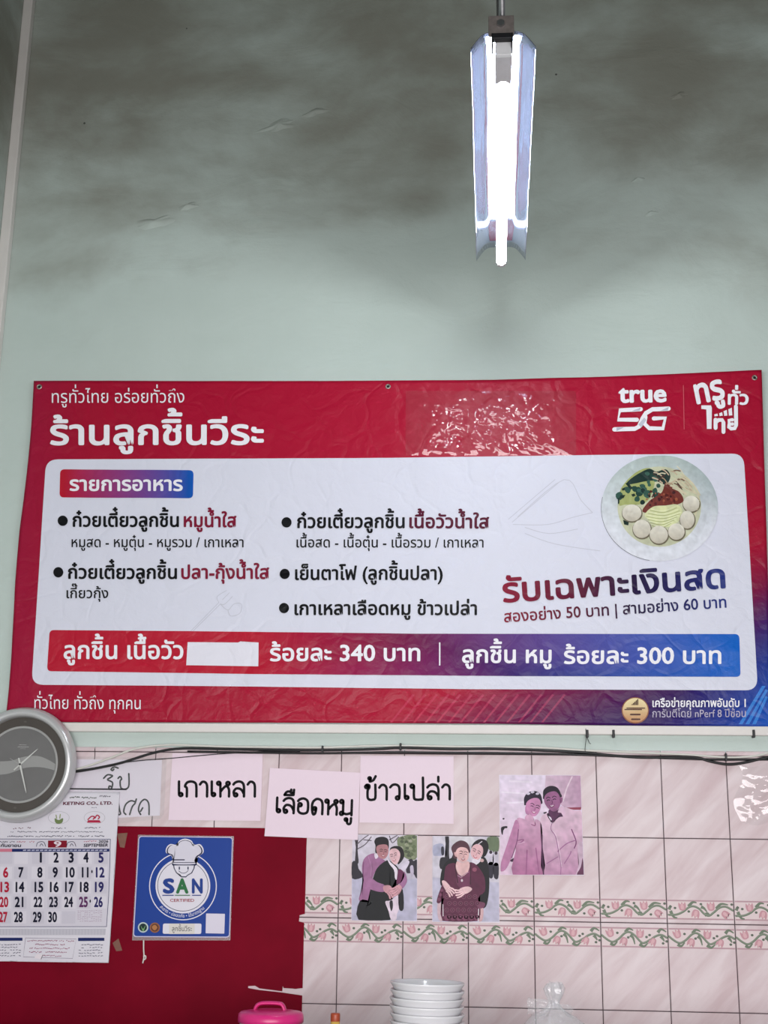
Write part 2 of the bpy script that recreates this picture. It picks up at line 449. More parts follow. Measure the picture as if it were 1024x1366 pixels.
# looped lettering drawn as pen strokes (x right, y up, consonant height 1)
def circ(cx, cy, r, n=12): return [(cx+r*math.cos(2*math.pi*k/n), cy+r*math.sin(2*math.pi*k/n)) for k in range(n+1)]
PEN = {
 'เ': (0.48, [[(0.14, 1), (0.14, 0.2), (0.17, 0.08)], circ(0.25, 0.13, 0.1)]),
 'ก': (0.92, [[(0.15, 0), (0.15, 0.55), (0.04, 0.68), (0.16, 0.92), (0.42, 1.0), (0.68, 0.9), (0.75, 0.62), (0.75, 0)]]),
 'า': (0.66, [[(0.06, 0.8), (0.2, 0.97), (0.38, 0.95), (0.5, 0.72), (0.5, 0)]]),
 'ห': (0.94, [circ(0.1, 0.88, 0.1), [(0.2, 0.9), (0.2, 0)], [(0.2, 0.3), (0.38, 0.55), (0.58, 0.72), (0.7, 0.74)], circ(0.68, 0.87, 0.1), [(0.62, 0.7), (0.74, 0.45), (0.74, 0)]]),
 'ล': (0.92, [circ(0.22, 0.11, 0.1), [(0.12, 0.12), (0.1, 0.32), (0.24, 0.52), (0.46, 0.52), (0.62, 0.4), (0.72, 0.2)], [(0.74, 0), (0.74, 0.66), (0.64, 0.92), (0.42, 1.0), (0.2, 0.93), (0.08, 0.8)]]),
 'อ': (0.9, [circ(0.22, 0.58, 0.1), [(0.12, 0.56), (0.11, 0.2), (0.25, 0.03), (0.5, 0.0), (0.7, 0.12), (0.74, 0.5), (0.68, 0.86), (0.44, 1.0), (0.2, 0.94), (0.09, 0.82)]]),
 'ด': (0.94, [circ(0.27, 0.36, 0.09), [(0.36, 0.36), (0.34, 0.18), (0.28, 0.0), (0.16, 0.0), (0.09, 0.42), (0.13, 0.76), (0.3, 0.96), (0.48, 1.0), (0.68, 0.9), (0.76, 0.62), (0.76, 0)]]),
 'ม': (0.94, [circ(0.11, 0.89, 0.1), [(0.21, 0.9), (0.21, 0.1)], circ(0.12, 0.1, 0.1), [(0.21, 0.12), (0.45, 0.06), (0.76, 0.16)], [(0.76, 1), (0.76, 0)]]),
 'ข': (0.84, [circ(0.14, 0.86, 0.09), [(0.06, 0.84), (0.12, 0.98), (0.28, 0.97), (0.3, 0.8), (0.2, 0.62), (0.2, 0.14), (0.32, 0.0), (0.5, 0.0), (0.66, 0.14), (0.66, 1.0)]]),
 'ว': (0.8, [[(0.06, 0.82), (0.2, 0.97), (0.4, 1.0), (0.58, 0.86), (0.62, 0.5), (0.6, 0.12)], circ(0.5, 0.11, 0.1)]),
 'ป': (0.94, [circ(0.11, 0.88, 0.1), [(0.21, 0.88), (0.21, 0.14), (0.32, 0.0), (0.6, 0.0), (0.75, 0.14), (0.75, 1.45)]]),
 'ู': (0, [circ(-0.52, -0.3, 0.08), [(-0.44, -0.3), (-0.44, -0.52), (-0.34, -0.6), (-0.22, -0.52), (-0.2, -0.2)]]),
 'ื': (0, [[(-0.8, 1.2), (-0.66, 1.4), (-0.44, 1.42), (-0.22, 1.22), (-0.8, 1.2)], [(-0.22, 1.22), (-0.2, 1.56)], [(-0.4, 1.36), (-0.38, 1.56)]]),
 '้': (0, [circ(-0.52, 1.42, 0.07), [(-0.45, 1.42), (-0.52, 1.22), (-0.3, 1.3), (-0.16, 1.56)]]),
 '่': (0, [[(-0.18, 1.2), (-0.18, 1.5)]]),
}

class Ink:
    """flat printing lying on a wall-parallel surface; shapes are given where they stand on the wall"""
    def __init__(self, depth, dfun=None, ident=False):
        self.bm = bmesh.new(); self.c = self.bm.loops.layers.float_color.new('Col'); self.l = self.bm.verts.layers.float.new('lay')
        self.depth = depth; self.dfun = dfun; self.ident = ident; self.T = None; self.base_lay = 0.0
    def P(self, a, b, lay):
        if self.T: a, b = self.T(a, b)
        if self.ident: w = Vector((a, -self.depth, b))
        else: w = unproj(a, b, -self.depth)
        w.y = -(self.depth+lay+self.base_lay)
        return w, (a, b)
    def _face(self, vs, ab, col):
        try: f = self.bm.faces.new(vs)
        except ValueError: return
        for k, lp in enumerate(f.loops):
            if callable(col):
                q = ab[vs.index(lp.vert)]; lp[self.c] = lin(col(*q))
            else: lp[self.c] = lin(col)
    def poly(self, pts, col, lay=0.0):
        vs = []; ab = []
        for p in pts:
            w, q = self.P(p[0], p[1], lay); v = self.bm.verts.new(w); v[self.l] = lay; vs.append(v); ab.append(q)
        self._face(vs, ab, col)
    def blob(self, pts, col, lay=0.0, n=4):
        self.poly([(p.x, p.y) for p in catmull([(a, b, 0) for a, b in pts], n, True)], col, lay)
    def disc(self, cx, cy, rx, ry, col, lay=0.0, n=24, rot=0.0):
        cr, sr = math.cos(rot), math.sin(rot)
        self.poly([(cx+rx*math.cos(2*math.pi*k/n)*cr-ry*math.sin(2*math.pi*k/n)*sr, cy+rx*math.cos(2*math.pi*k/n)*sr+ry*math.sin(2*math.pi*k/n)*cr) for k in range(n)], col, lay)
    def rrect(self, tl, tr, br, bl, r, col, lay=0.0, n=5):
        q = [Vector(p) for p in (tl, tr, br, bl)]; pts = []
        for i in range(4):
            a, b, c = q[i-1], q[i], q[(i+1) % 4]
            p0 = b+(a-b).normalized()*r; p1 = b+(c-b).normalized()*r
            for k in range(n+1):
                t = k/n; pts.append(tuple((1-t)**2*p0+2*t*(1-t)*b+t*t*p1))
        self.poly(pts, col, lay)
    def stroke(self, pts, w, col, lay=0.0, smooth=True, joints=True):
        P = [Vector((p[0], p[1], 0)) for p in pts]
        if smooth and len(P) > 2: P = catmull(P, 5, False)
        wl = w if isinstance(w, (list, tuple)) else None
        nP = len(P)
        L = []; R = []
        for i, p in enumerate(P):
            d = P[min(i+1, nP-1)]-P[max(i-1, 0)]
            if d.length < 1e-9: d = Vector((1, 0, 0))
            d.normalize(); nrm = Vector((-d.y, d.x, 0))
            ww = (wl[0]+(wl[1]-wl[0])*i/(nP-1)) if wl else w
            L.append(p+nrm*ww/2); R.append(p-nrm*ww/2)
        for i in range(nP-1):
            self.poly([L[i][:2], L[i+1][:2], R[i+1][:2], R[i][:2]], col, lay)
        if joints and not wl:
            for e in (P[0], P[-1]): self.disc(e.x, e.y, w/2, w/2, col, lay+2e-5, 10)
    def ring(self, cx, cy, r, w, col, lay=0.0, n=48, a0=0, a1=360):
        pts = [(cx+r*math.cos(math.radians(a0+(a1-a0)*k/n)), cy+r*math.sin(math.radians(a0+(a1-a0)*k/n))) for k in range(n+1)]
        self.stroke(pts, w, col, lay, smooth=False, joints=False)
    def text(self, s, p0, p1, xh, off, col, lay=0.0, slant=0.0, cap=False, only=None):
        """ink of string s runs from p0 to p1 along the baseline; xh = letter height there"""
        vs, fs, wf, zs = layout(s, off)
        if only is not None:
            fs = [f for f, w_ in zip(fs, wf) if w_ == only]
        used = set(k for f in fs for k in f)
        x0 = min(v[0] for v in vs); x1 = max(v[0] for v in vs)
        p0 = Vector(p0); p1 = Vector(p1); d = p1-p0; sc = 1.0/(x1-x0); ys = xh/(0.69 if cap else 0.553)
        up = Vector((d.y, -d.x)).normalized()
        bv = []; ab = []
        for kk, (vx, vy) in enumerate(vs):
            if kk not in used:
                bv.append(None); ab.append(None); continue
            q = p0+d*((vx-x0)*sc)+up*(vy*ys)+d.normalized()*(slant*vy*ys)
            w, qq = self.P(q.x, q.y, lay+zs[kk]); v = self.bm.verts.new(w); v[self.l] = lay+zs[kk]; bv.append(v); ab.append(qq)
        for f in fs:
            vv = [bv[k] for k in f]; aa = [ab[k] for k in f]
            self._face(vv, aa, col)
    def arc_text(self, s, c, r, a0, a1, xh, off, col, lay):
        vs, fs, wf, zs = layout(s, off)
        x0 = min(v[0] for v in vs); x1 = max(v[0] for v in vs); ys = xh/0.553; bv = []; ab = []
        for kk, (vx, vy) in enumerate(vs):
            a = math.radians(a0+(a1-a0)*(vx-x0)/(x1-x0)); rr = r-vy*ys
            w, q = self.P(c[0]+rr*math.cos(a), c[1]+rr*math.sin(a), lay+zs[kk]); v = self.bm.verts.new(w); v[self.l] = lay+zs[kk]; bv.append(v); ab.append(q)
        for f in fs: self._face([bv[k] for k in f], [ab[k] for k in f], col)
    def pen(self, s, p0, p1, h, w, col, lay=0.0):
        x = 0.0; items = []
        for ch in s:
            adv, st = PEN[ch]
            items += [[(a+x, b) for a, b in q] for q in st]; x += adv
        xs = [a for q in items for a, b in q]; x0, x1 = min(xs), max(xs)
        p0 = Vector(p0); p1 = Vector(p1); d = p1-p0; up = Vector((d.y, -d.x)).normalized()
        for q in items:
            self.stroke([tuple(p0+d*((a-x0)/(x1-x0))+up*(b*h)) for a, b in q], w, col, lay)
    def done(self, name, mat, parent=None, step=None, smooth=False, mottle=0.0):
        bm = self.bm
        big = [f for f in bm.faces if len(f.verts) > 4]
        if big: bmesh.ops.triangulate(bm, faces=big, ngon_method='EAR_CLIP')
        if step:
            for ax in (0, 2):
                vals = [v.co[ax] for v in bm.verts]; a = math.ceil(min(vals)/step); b = math.floor(max(vals)/step)
                for k in range(a, b+1):
                    pl = Vector((0, 0, 0)); pl[ax] = k*step; nn = Vector((0, 0, 0)); nn[ax] = 1
                    bmesh.ops.bisect_plane(bm, geom=bm.verts[:]+bm.edges[:]+bm.faces[:], dist=1e-6, plane_co=pl, plane_no=nn)
        if self.dfun:
            for v in bm.verts: v.co.y = -(self.dfun(v.co.x, v.co.z)+v[self.l]+self.base_lay)
        if mottle > 0:     # fine uneven tone of a photographic print
            for f in bm.faces:
                for lp in f.loops:
                    p = lp.vert.co; k = 1+mottle*(noise.noise(Vector((p.x*38, p.z*38, 3)))+0.8*noise.noise(Vector((p.x*95, p.z*95, 8)))); c = lp[self.c]
                    lp[self.c] = (min(1, c[0]*k), min(1, c[1]*k), min(1, c[2]*k), 1)
        bm.normal_update()
        flip = [f for f in bm.faces if f.normal.y > 0]
        if flip: bmesh.ops.reverse_faces(bm, faces=flip)
        return obj(name, bm, mat, parent, smooth=smooth)

def slab(bm, pts, d0, d1, mat=0):
    """a sheet standing off the wall from depth d0 (back) to d1 (front); corners given clockwise from top left"""
    f = [bm.verts.new(unproj(x, y, -d1)) for x, y in pts]
    b = []
    for v in f:
        c = v.co.copy(); c.y = -d0; b.append(bm.verts.new(c))
    n = len(f)
    faces = [bm.faces.new(f), bm.faces.new(b[::-1])]
    for k in range(n): faces.append(bm.faces.new((f[k], b[k], b[(k+1) % n], f[(k+1) % n])))
    for q in faces: q.material_index = mat
    bmesh.ops.recalc_face_normals(bm, faces=bm.faces)

def base_of(pts, d):
    w = [unproj(x, y, -d) for x, y in pts]
    return Vector((sum(p.x for p in w)/len(w), -d, min(p.z for p in w)))

# ------------------------------------------------------------------ the room
XL, XR, ZC, YF = -1.275, 3.4, 4.85, -7.0
bm = bmesh.new()
box(bm, XL-0.2, XR, 0.0, 0.2, -0.1, ZC+0.1)
wall_back = structure(obj('wall_back', bm, MAT['wall']))
bm = bmesh.new(); box(bm, XL-0.2, XL, YF, 0.0, -0.1, ZC+0.1); structure(obj('wall_left', bm, MAT['wall']))
bm = bmesh.new(); box(bm, XL, XR, YF, 0.0, -0.1, 0.0); structure(obj('floor', bm, MAT['floor']))
bm = bmesh.new(); box(bm, XL, XR, YF, 0.0, ZC, ZC+0.1); structure(obj('ceiling', bm, MAT['ceiling']))

# glazed tiles on the lower wall
TILE_Y = 0.009
bm = bmesh.new()
g = 0.0013
for i in range(-7, 17):
    for j in range(-6, 1):
        x0, x1 = 0.2*i+g, 0.2*(i+1)-g
        z0, z1 = max(0.002, 1.45+0.25*j)+g, 1.45+0.25*(j+1)-g
        x0 = max(x0, XL+0.002)
        if x1 <= x0 or z1 < 0.02: continue
        r = 0.0016
        vo = [bm.verts.new((x, -0.006, z)) for x, z in ((x0, z0), (x1, z0), (x1, z1), (x0, z1))]
        vm = [bm.verts.new((x, -TILE_Y+0.001, z)) for x, z in ((x0, z0), (x1, z0), (x1, z1), (x0, z1))]
        vi = [bm.verts.new((x, -TILE_Y, z)) for x, z in ((x0+r, z0+r), (x1-r, z0+r), (x1-r, z1-r), (x0+r, z1-r))]
        bm.faces.new(vi)
        for k in range(4):
            bm.faces.new((vm[k], vm[(k+1) % 4], vi[(k+1) % 4], vi[k])); bm.faces.new((vo[k], vo[(k+1) % 4], vm[(k+1) % 4], vm[k]))
# rounded edging strip along the top of the tiles
prof = [(0.0, 1.7013), (-0.009, 1.7013), (-0.0115, 1.7035), (-0.0115, 1.710), (-0.009, 1.7145), (0.0, 1.716)]
for i in range(-7, 17):
    x0, x1 = max(0.2*i+g, XL+0.002), 0.2*(i+1)-g
    a = [bm.verts.new((x0, y, z)) for y, z in prof]; b = [bm.verts.new((x1, y, z)) for y, z in prof]
    for k in range(len(prof)-1): bm.faces.new((a[k], b[k], b[k+1], a[k+1]))
bmesh.ops.recalc_face_normals(bm, faces=bm.faces)
v = [bm.verts.new(c) for c in ((XL, -0.0066, 0.0), (XR, -0.0066, 0.0), (XR, -0.0066, 1.71), (XL, -0.0066, 1.71))]
f = bm.faces.new(v); f.material_index = 1
f.normal_update()
if f.normal.y > 0: f.normal_flip()
tiles = structure(obj('tile_cladding', bm, [MAT['tile'], MAT['grout']], wall_back))

# tulip border, repeated on each tile just above and below the joint at 1.20 m
ink = Ink(TILE_Y, ident=True)
GREEN = (92, 108, 84); GREEN2 = (126, 136, 116); PINK = (192, 136, 146); PINK2 = (212, 166, 172); EDGE = (178, 140, 148); CREAM = (219, 200, 200); DK = (70, 82, 64)
def tulip(ink, x, y, s, a):
    ca, sa = math.cos(a), math.sin(a)
    def T(p): return (x+s*(p[0]*ca-p[1]*sa), y+s*(p[0]*sa+p[1]*ca))
    ink.blob([T(p) for p in ((-0.5, -0.75), (0.5, -0.75), (0.85, 0.1), (0.72, 1.0), (0.32, 0.5), (0.0, 1.05), (-0.32, 0.5), (-0.72, 1.0), (-0.85, 0.1))], PINK, 0.0006)
    ink.blob([T(p) for p in ((-0.3, -0.5), (0.25, -0.5), (0.35, 0.2), (0.0, 0.75), (-0.35, 0.2))], PINK2, 0.0009)
def band(ink, X, zt, zb, upper):
    # local frame: u 0..470, v 0..120 (downwards)
    def T(p): return (X+0.003+p[0]/470.0*0.194, zt-(p[1]/120.0)*(zt-zb))
    s = 0.194/470.0
    ink.poly([T(p) for p in ((0, 0), (470, 0), (470, 120), (0, 120))], CREAM, 0.0002)
    for v0, v1 in ((0, 9), (111, 120)):
        ink.poly([T(p) for p in ((0, v0), (470, v0), (470, v1), (0, v1))], EDGE, 0.0003)
    if upper:
        vine = [(5, 92), (60, 90), (110, 72), (150, 46), (185, 38), (225, 52), (262, 84), (295, 94), (330, 74), (375, 44), (420, 38), (468, 60)]
        fl = [(105, 42, 32, 0.1), (200, 82, 33, 2.9), (312, 40, 33, 0.1), (412, 84, 31, -2.2)]
        lv = [((18, 68), (40, 104), (66, 110)), ((150, 40), (180, 14), (210, 16)), ((240, 40), (262, 50), (282, 72)), ((350, 52), (385, 22), (436, 26)), ((262, 92), (285, 80), (300, 92)), ((8, 60), (18, 40), (22, 34))]
        buds = [(20, 42), (52, 50), (150, 70), (240, 24), (360, 92), (462, 24)]
    else:
        vine = [(0, 50), (40, 76), (78, 88), (120, 70), (165, 36), (200, 28), (238, 48), (275, 82), (300, 92), (345, 74), (390, 50), (430, 42), (468, 58)]
        fl = [(60, 36, 33, 0.4), (158, 82, 32, 2.8), (276, 38, 33, -0.1), (366, 82, 31, 2.7)]
        lv = [((60, 96), (85, 106), (112, 84)), ((170, 30), (195, 8), (228, 18)), ((205, 46), (225, 62), (236, 100)), ((270, 98), (300, 112), (330, 92)), ((405, 28), (430, 8), (466, 24)), ((425, 50), (440, 66), (450, 80))]
        buds = [(112, 34), (190, 60), (322, 56), (345, 44), (440, 92), (466, 80)]
    V = [T(p) for p in vine]
    ink.stroke(V, 0.0062, GREEN, 0.0004)
    ink.stroke([(a, b+0.0012) for a, b in V], 0.002, GREEN2, 0.0008)
    for l in lv:
        Q = [T(p) for p in l]
        ink.stroke(Q, [0.0105, 0.003], GREEN, 0.0007, joints=False)
    for p in buds: ink.disc(*T(p), 0.0042, 0.0036, DK, 0.0008, 10)
    for (a, b, r, an) in fl: tulip(ink, *T((a, b)), r*s, an)
for i in range(-7, 17):
    if 0.2*i < XL: continue
    band(ink, 0.2*i, 1.2+0.069, 1.2+0.012, True)
    band(ink, 0.2*i, 1.2-0.013, 1.2-0.071, False)
fb = structure(ink.done('floral_border', MAT['glaze'], tiles))

# white strip under the banner, with small clips; white moulding in the corner
bm = bmesh.new()
box(bm, XL+0.002, XR, -0.018, 0.0, 1.763, 1.792, 0.003)
trim = structure(obj('trim_1', bm, MAT['trim']))
for px in (818, 1005, 783):
    p = unproj(px, 976, -0.02); bm = bmesh.new()
    box(bm, p.x-0.004, p.x+0.004, -0.0215, -0.001, p.z-0.018, p.z+0.006, 0.0015)
    structure(obj('cable_clip', bm, MAT['dark'], trim))
bm = bmesh.new()
box(bm, XL, XL+0.036, -0.034, 0.0, 1.72, ZC, 0.004)
structure(obj('trim_2', bm, MAT['trim']))

# raised, flaking spots in the paint
bm = bmesh.new(); random.seed(5)
for (px, py, s) in ((205, 298, 46), (250, 276, 22), (372, 168, 40), (420, 150, 26), (905, 128, 20), (640, 240, 8), (850, 240, 14), (868, 285, 16)):
    c = unproj(px, py, 0); k = s/420.0
    ring = []; n = 18
    for a in range(n):
        t = 2*math.pi*a/n; r = k*(0.55+0.45*noise.noise(Vector((px*0.1+math.cos(t)*1.3, py, math.sin(t)*1.3))))
        ring.append(bm.verts.new((c.x+r*1.2*math.cos(t)+r*0.3*math.sin(t), -0.0004, c.z+0.45*r*math.sin(t)+0.2*r*math.cos(t))))
    top = bm.verts.new((c.x, -0.011, c.z+0.004))
    for a in range(n): bm.faces.new((ring[a], ring[(a+1) % n], top))
bmesh.ops.subdivide_edges(bm, edges=bm.edges[:], cuts=2)
for v in bm.verts:
    if v.co.y < -0.001: v.co.y += 0.003*noise.noise(v.co*60)
bmesh.ops.recalc_face_normals(bm, faces=bm.faces)
structure(obj('flaking_paint', bm, MAT['wall'], wall_back, smooth=True))

# ------------------------------------------------------------------ red sheet on the tiles
d = TILE_Y
L0 = [(-45, 1100), (200, 1102.5), (355, 1104.6), (409.5, 1108), (408.6, 1130), (406.5, 1219), (399.5, 1221), (398.5, 1229), (405.5, 1231), (403.5, 1318),
      (380, 1321), (377, 1315.5), (376, 1324), (403, 1328), (402, 1380), (400, 1450), (-60, 1450)]
root = thing('red_sheet', 'glossy plain red vinyl sheet covering the tiles at the lower left', 'wall covering', base_of(L0, d))
bm = bmesh.new(); slab(bm, L0, d-0.0002, d+0.0012)
bmesh.ops.triangulate(bm, faces=[f for f in bm.faces if len(f.verts) > 4], ngon_method='EAR_CLIP')
obj('sheet', bm, MAT['redsheet'], root)
ink = Ink(d+0.0012)
ink.poly([(331, 1315.5), (340, 1315), (346, 1318.5), (377, 1322.5), (377, 1324), (345, 1320.5), (331, 1318)], (226, 200, 206), 0.0003)
ink.poly([(377, 1318), (392, 1319), (403, 1321.5), (403, 1327), (377, 1323.5)], (226, 206, 210), 0.0003)
o = ink.done('torn_edge', MAT['flatprint'], root); o['label'] = 'pale torn strip where the red has peeled'
for q in ([(156, 1112), (170, 1111), (166, 1131), (160, 1130)], [(150, 1258), (158, 1252), (163, 1268), (155, 1269)]):
    bm = bmesh.new(); slab(bm, q, d+0.0012, d+0.0016); o = obj('tape_residue', bm, MAT['tape'], root); o['label'] = 'brown patch of old tape'

# ------------------------------------------------------------------ the banner
def bd(x, z):
    q = 0.0125
    q += 0.0035*noise.noise(Vector((x*2.6, z*2.6, 3.1)))
    q += 0.0016*noise.noise(Vector((x*7.0+z*4, z*8.0-x*3, 9.7)))
    q += 0.0009*noise.noise(Vector((x*19.0, z*13.0, 1.7)))
    return q
BD = 0.0125
def lerp3(a, b, c, t):
    if t < 0.5: k = t*2; return tuple(a[i]+(b[i]-a[i])*k for i in range(3))
    k = t*2-1; return tuple(b[i]+(c[i]-b[i])*k for i in range(3))
def clamp(v): return max(0.0, min(1.0, v))
RED = (166, 14, 48); CRIM = (178, 26, 56); PUR = (48, 20, 92); BLU = (20, 84, 184)
def mixc(a, b, t): return tuple(a[i]+(b[i]-a[i])*t for i in range(3))
def ban_col(px, py):
    c = mixc(RED, CRIM, clamp(1-abs(px-600)/450.0))
    c = mixc(c, (146, 22, 70), 0.35*clamp(1-abs(px-30)/90.0))
    k = clamp((px-520)/330.0 + (py-960)/160.0) * clamp((py-560)/250.0)
    c = mixc(c, PUR, clamp(k))
    k2 = clamp((px-880)/150.0 + (py-960)/200.0) * clamp((py-640)/260.0)
    return mixc(c, BLU, clamp(k2))
def bar_col(px, py):
    t = clamp((px-350)/560.0)
    stops = [(0, (186, 24, 50)), (0.25, (150, 24, 56)), (0.47, (78, 26, 92)), (0.68, (44, 40, 120)), (0.85, (16, 78, 178)), (1, (20, 100, 196))]
    for (a, ca), (b, cb) in zip(stops, stops[1:]):
        if t <= b: return mixc(ca, cb, (t-a)/(b-a))
    return stops[-1][1]
def head_col(px, py):
    t = clamp((px-80)/178.0)
    stops = [(0, (188, 24, 48)), (0.55, (120, 18, 44)), (0.7, (38, 24, 66)), (0.85, (14, 56, 140)), (1, (20, 92, 184))]
    for (a, ca), (b, cb) in zip(stops, stops[1:]):
        if t <= b: return mixc(ca, cb, (t-a)/(b-a))
    return stops[-1][1]
def cash_col(px, py):
    t = clamp((px-670)/298.0)
    stops = [(0, (140, 22, 52)), (0.35, (92, 16, 48)), (0.6, (34, 18, 62)), (1, (36, 52, 128))]
    for (a, ca), (b, cb) in zip(stops, stops[1:]):
        if t <= b: return mixc(ca, cb, (t-a)/(b-a))
    return stops[-1][1]
WHITE = (244, 242, 248); PAN = (222, 223, 236); BLK = (12, 12, 16); MAR = (128, 20, 52); MAR2 = (88, 14, 44)
def interp(tab, t):
    for (a, va), (b, vb) in zip(tab, tab[1:]):
        if t <= b: return va+(vb-va)*(t-a)/(b-a)
    return tab[-1][1]
def ban_pt(u, v):
    """banner outline: u across, v down"""
    xt = 45+970.5*u
    yt = interp([(45, 508), (340, 508.2), (521, 508), (660, 506.6), (802, 502.5), (1016, 493.5)], xt)
    xb = 6+1024*u
    yb = interp([(6, 962.5), (93, 963.2), (380, 964), (660, 965.5), (1040, 970.3)], xb)
    x = xt+(xb-xt)*v; y = yt+(yb-yt)*v
    if u < 0.02: x += 2.0*math.sin(v*9.0)*(1-u/0.02)
    return x, y
blc = unproj(510, 966, -BD)
ban = thing('vinyl_banner', 'large red vinyl menu banner with a white panel of dishes and prices', 'banner', (blc.x, -BD, blc.z))
bm = bmesh.new(); cl = bm.loops.layers.float_color.new('Col')
NU, NV = 230, 104
G = []; PX = []
for j in range(NV+1):
    row = []; prow = []
    for i in range(NU+1):
        x, y = ban_pt(i/NU, j/NV)
        w = unproj(x, y, -BD); w.y = -bd(w.x, w.z); row.append(bm.verts.new(w)); prow.append((x, y))
    G.append(row); PX.append(prow)
for j in range(NV):
    for i in range(NU):
        f = bm.faces.new((G[j][i], G[j+1][i], G[j+1][i+1], G[j][i+1])); f.smooth = True
        pp = (PX[j][i], PX[j+1][i], PX[j+1][i+1], PX[j][i+1])
        for lp, q in zip(f.loops, pp): lp[cl] = lin(ban_col(*q))
ext = bmesh.ops.extrude_face_region(bm, geom=bm.faces[:])
for e in ext['geom']:
    if isinstance(e, bmesh.types.BMVert): e.co.y += 0.0008
bmesh.ops.recalc_face_normals(bm, faces=bm.faces)
obj('sheet', bm, MAT['vinyl'], ban)

STEP = 0.015
def bink(): return Ink(BD, bd)
# diagonal light stripes printed along the lower margin
ink = bink()
for k in range(22):
    x = 520+k*15.5
    if x > 735: break
    ink.poly([(x, 963.6), (x+3.0, 963.6), (x+33, 927), (x+30, 926)], mixc(ban_col(x, 945), (214, 92, 120), 0.4), 0.0004)
ink.done('printed_stripes', MAT['vinyl'], ban, STEP)
ink = bink()
for k in range(9):
    x = 985+k*9
    ink.poly([(x, 966), (x+5, 966), (min(x+36, 1024), 915+max(0, x+36-1024)), (min(x+31, 1021), 915+max(0, x+31-1021))], (58, 128, 212), 0.0004) if x < 1012 else None
ink.done('printed_stripes', MAT['vinyl'], ban, STEP)
# white panel
ink = bink()
def panpts():
    pts = []
    def corner(a, b, c, r):
        a, b, c = Vector(a), Vector(b), Vector(c); p0 = b+(a-b).normalized()*r; p1 = b+(c-b).normalized()*r
        return [tuple((1-t)**2*p0+2*t*(1-t)*b+t*t*p1) for t in [k/7 for k in range(8)]]
    TL, TR, BR, BL = (61.5, 613), (991.5, 605), (1010.5, 921), (42.2, 913.5)
    m1, m2 = (520, 611), (800, 607)
    pts += corner(BL, TL, m1, 16); pts += [m1, m2]; pts += corner(m2, TR, BR, 16); pts += corner(TR, BR, BL, 17); pts += [(620, 919.3), (300, 915.5)]; pts += corner(BR, BL, TL, 16)
    return pts
ink.poly(panpts(), PAN, 0.0010)
ink.done('white_panel', MAT['vinyl'], ban, STEP)
# faint line drawings on the panel
FA = (202, 203, 214)
for grp in ([[(678, 693), (740, 640)], [(683, 697), (746, 643)], [(690, 690), (752, 640), (775, 668), (790, 684)], [(684, 700), (730, 700), (765, 690), (790, 684)], [(700, 704), (732, 712), (770, 706)], [(700, 712), (740, 726), (800, 735)]],
            [[(255, 842), (292, 804)], [(258, 842), (294, 806)], [(292, 804), (290, 796), (302, 788)], [(294, 806), (300, 806), (310, 796)], [(297, 800), (306, 791)], [(294, 806), (304, 814), (312, 806), (322, 806), (320, 818), (308, 822), (304, 814)]]):
    ink = bink()
    for pts in grp: ink.stroke(pts, 0.9, FA, 0.0021)
    ink.done('faint_line_drawing', MAT['vinyl'], ban, STEP)
# price bar, heading box, white patch over a word
ink = bink(); 
pts = []
def barpts(TL, TR, BR, BL, r, mids_t, mids_b):
    def corner(a, b, c):
        a, b, c = Vector(a), Vector(b), Vector(c); p0 = b+(a-b).normalized()*r; p1 = b+(c-b).normalized()*r
        return [tuple((1-t)**2*p0+2*t*(1-t)*b+t*t*p1) for t in [k/5 for k in range(6)]]
    return corner(BL, TL, mids_t[0])+list(mids_t)+corner(mids_t[-1], TR, BR)+corner(TR, BR, mids_b[0])+list(mids_b)+corner(mids_b[-1], BL, TL)
ink.poly(barpts((66.5, 840.6), (985.5, 846), (987.3, 903), (63, 895.5), 6, [(340, 843), (551, 845.3)], [(692, 902), (340, 899.3)]), bar_col, 0.0021)
ink.done('price_bar', MAT['vinyl'], ban, STEP)
ink = bink(); ink.rrect((80.5, 626.3), (258.3, 627.5), (257.5, 665), (79.6, 663.8), 6, head_col, 0.0021)
ink.done('heading_box', MAT['vinyl'], ban, STEP)
ink = bink(); ink.poly([(250.7, 857), (318, 857.3), (321, 855.8), (325, 857.4), (345, 857.3), (344.6, 889), (248.7, 887.7)], (232, 230, 240), 0.0032)
o = ink.done('white_sticker', MAT['vinyl'], ban, STEP); o['label'] = 'blank white patch stuck over a word of the price line'
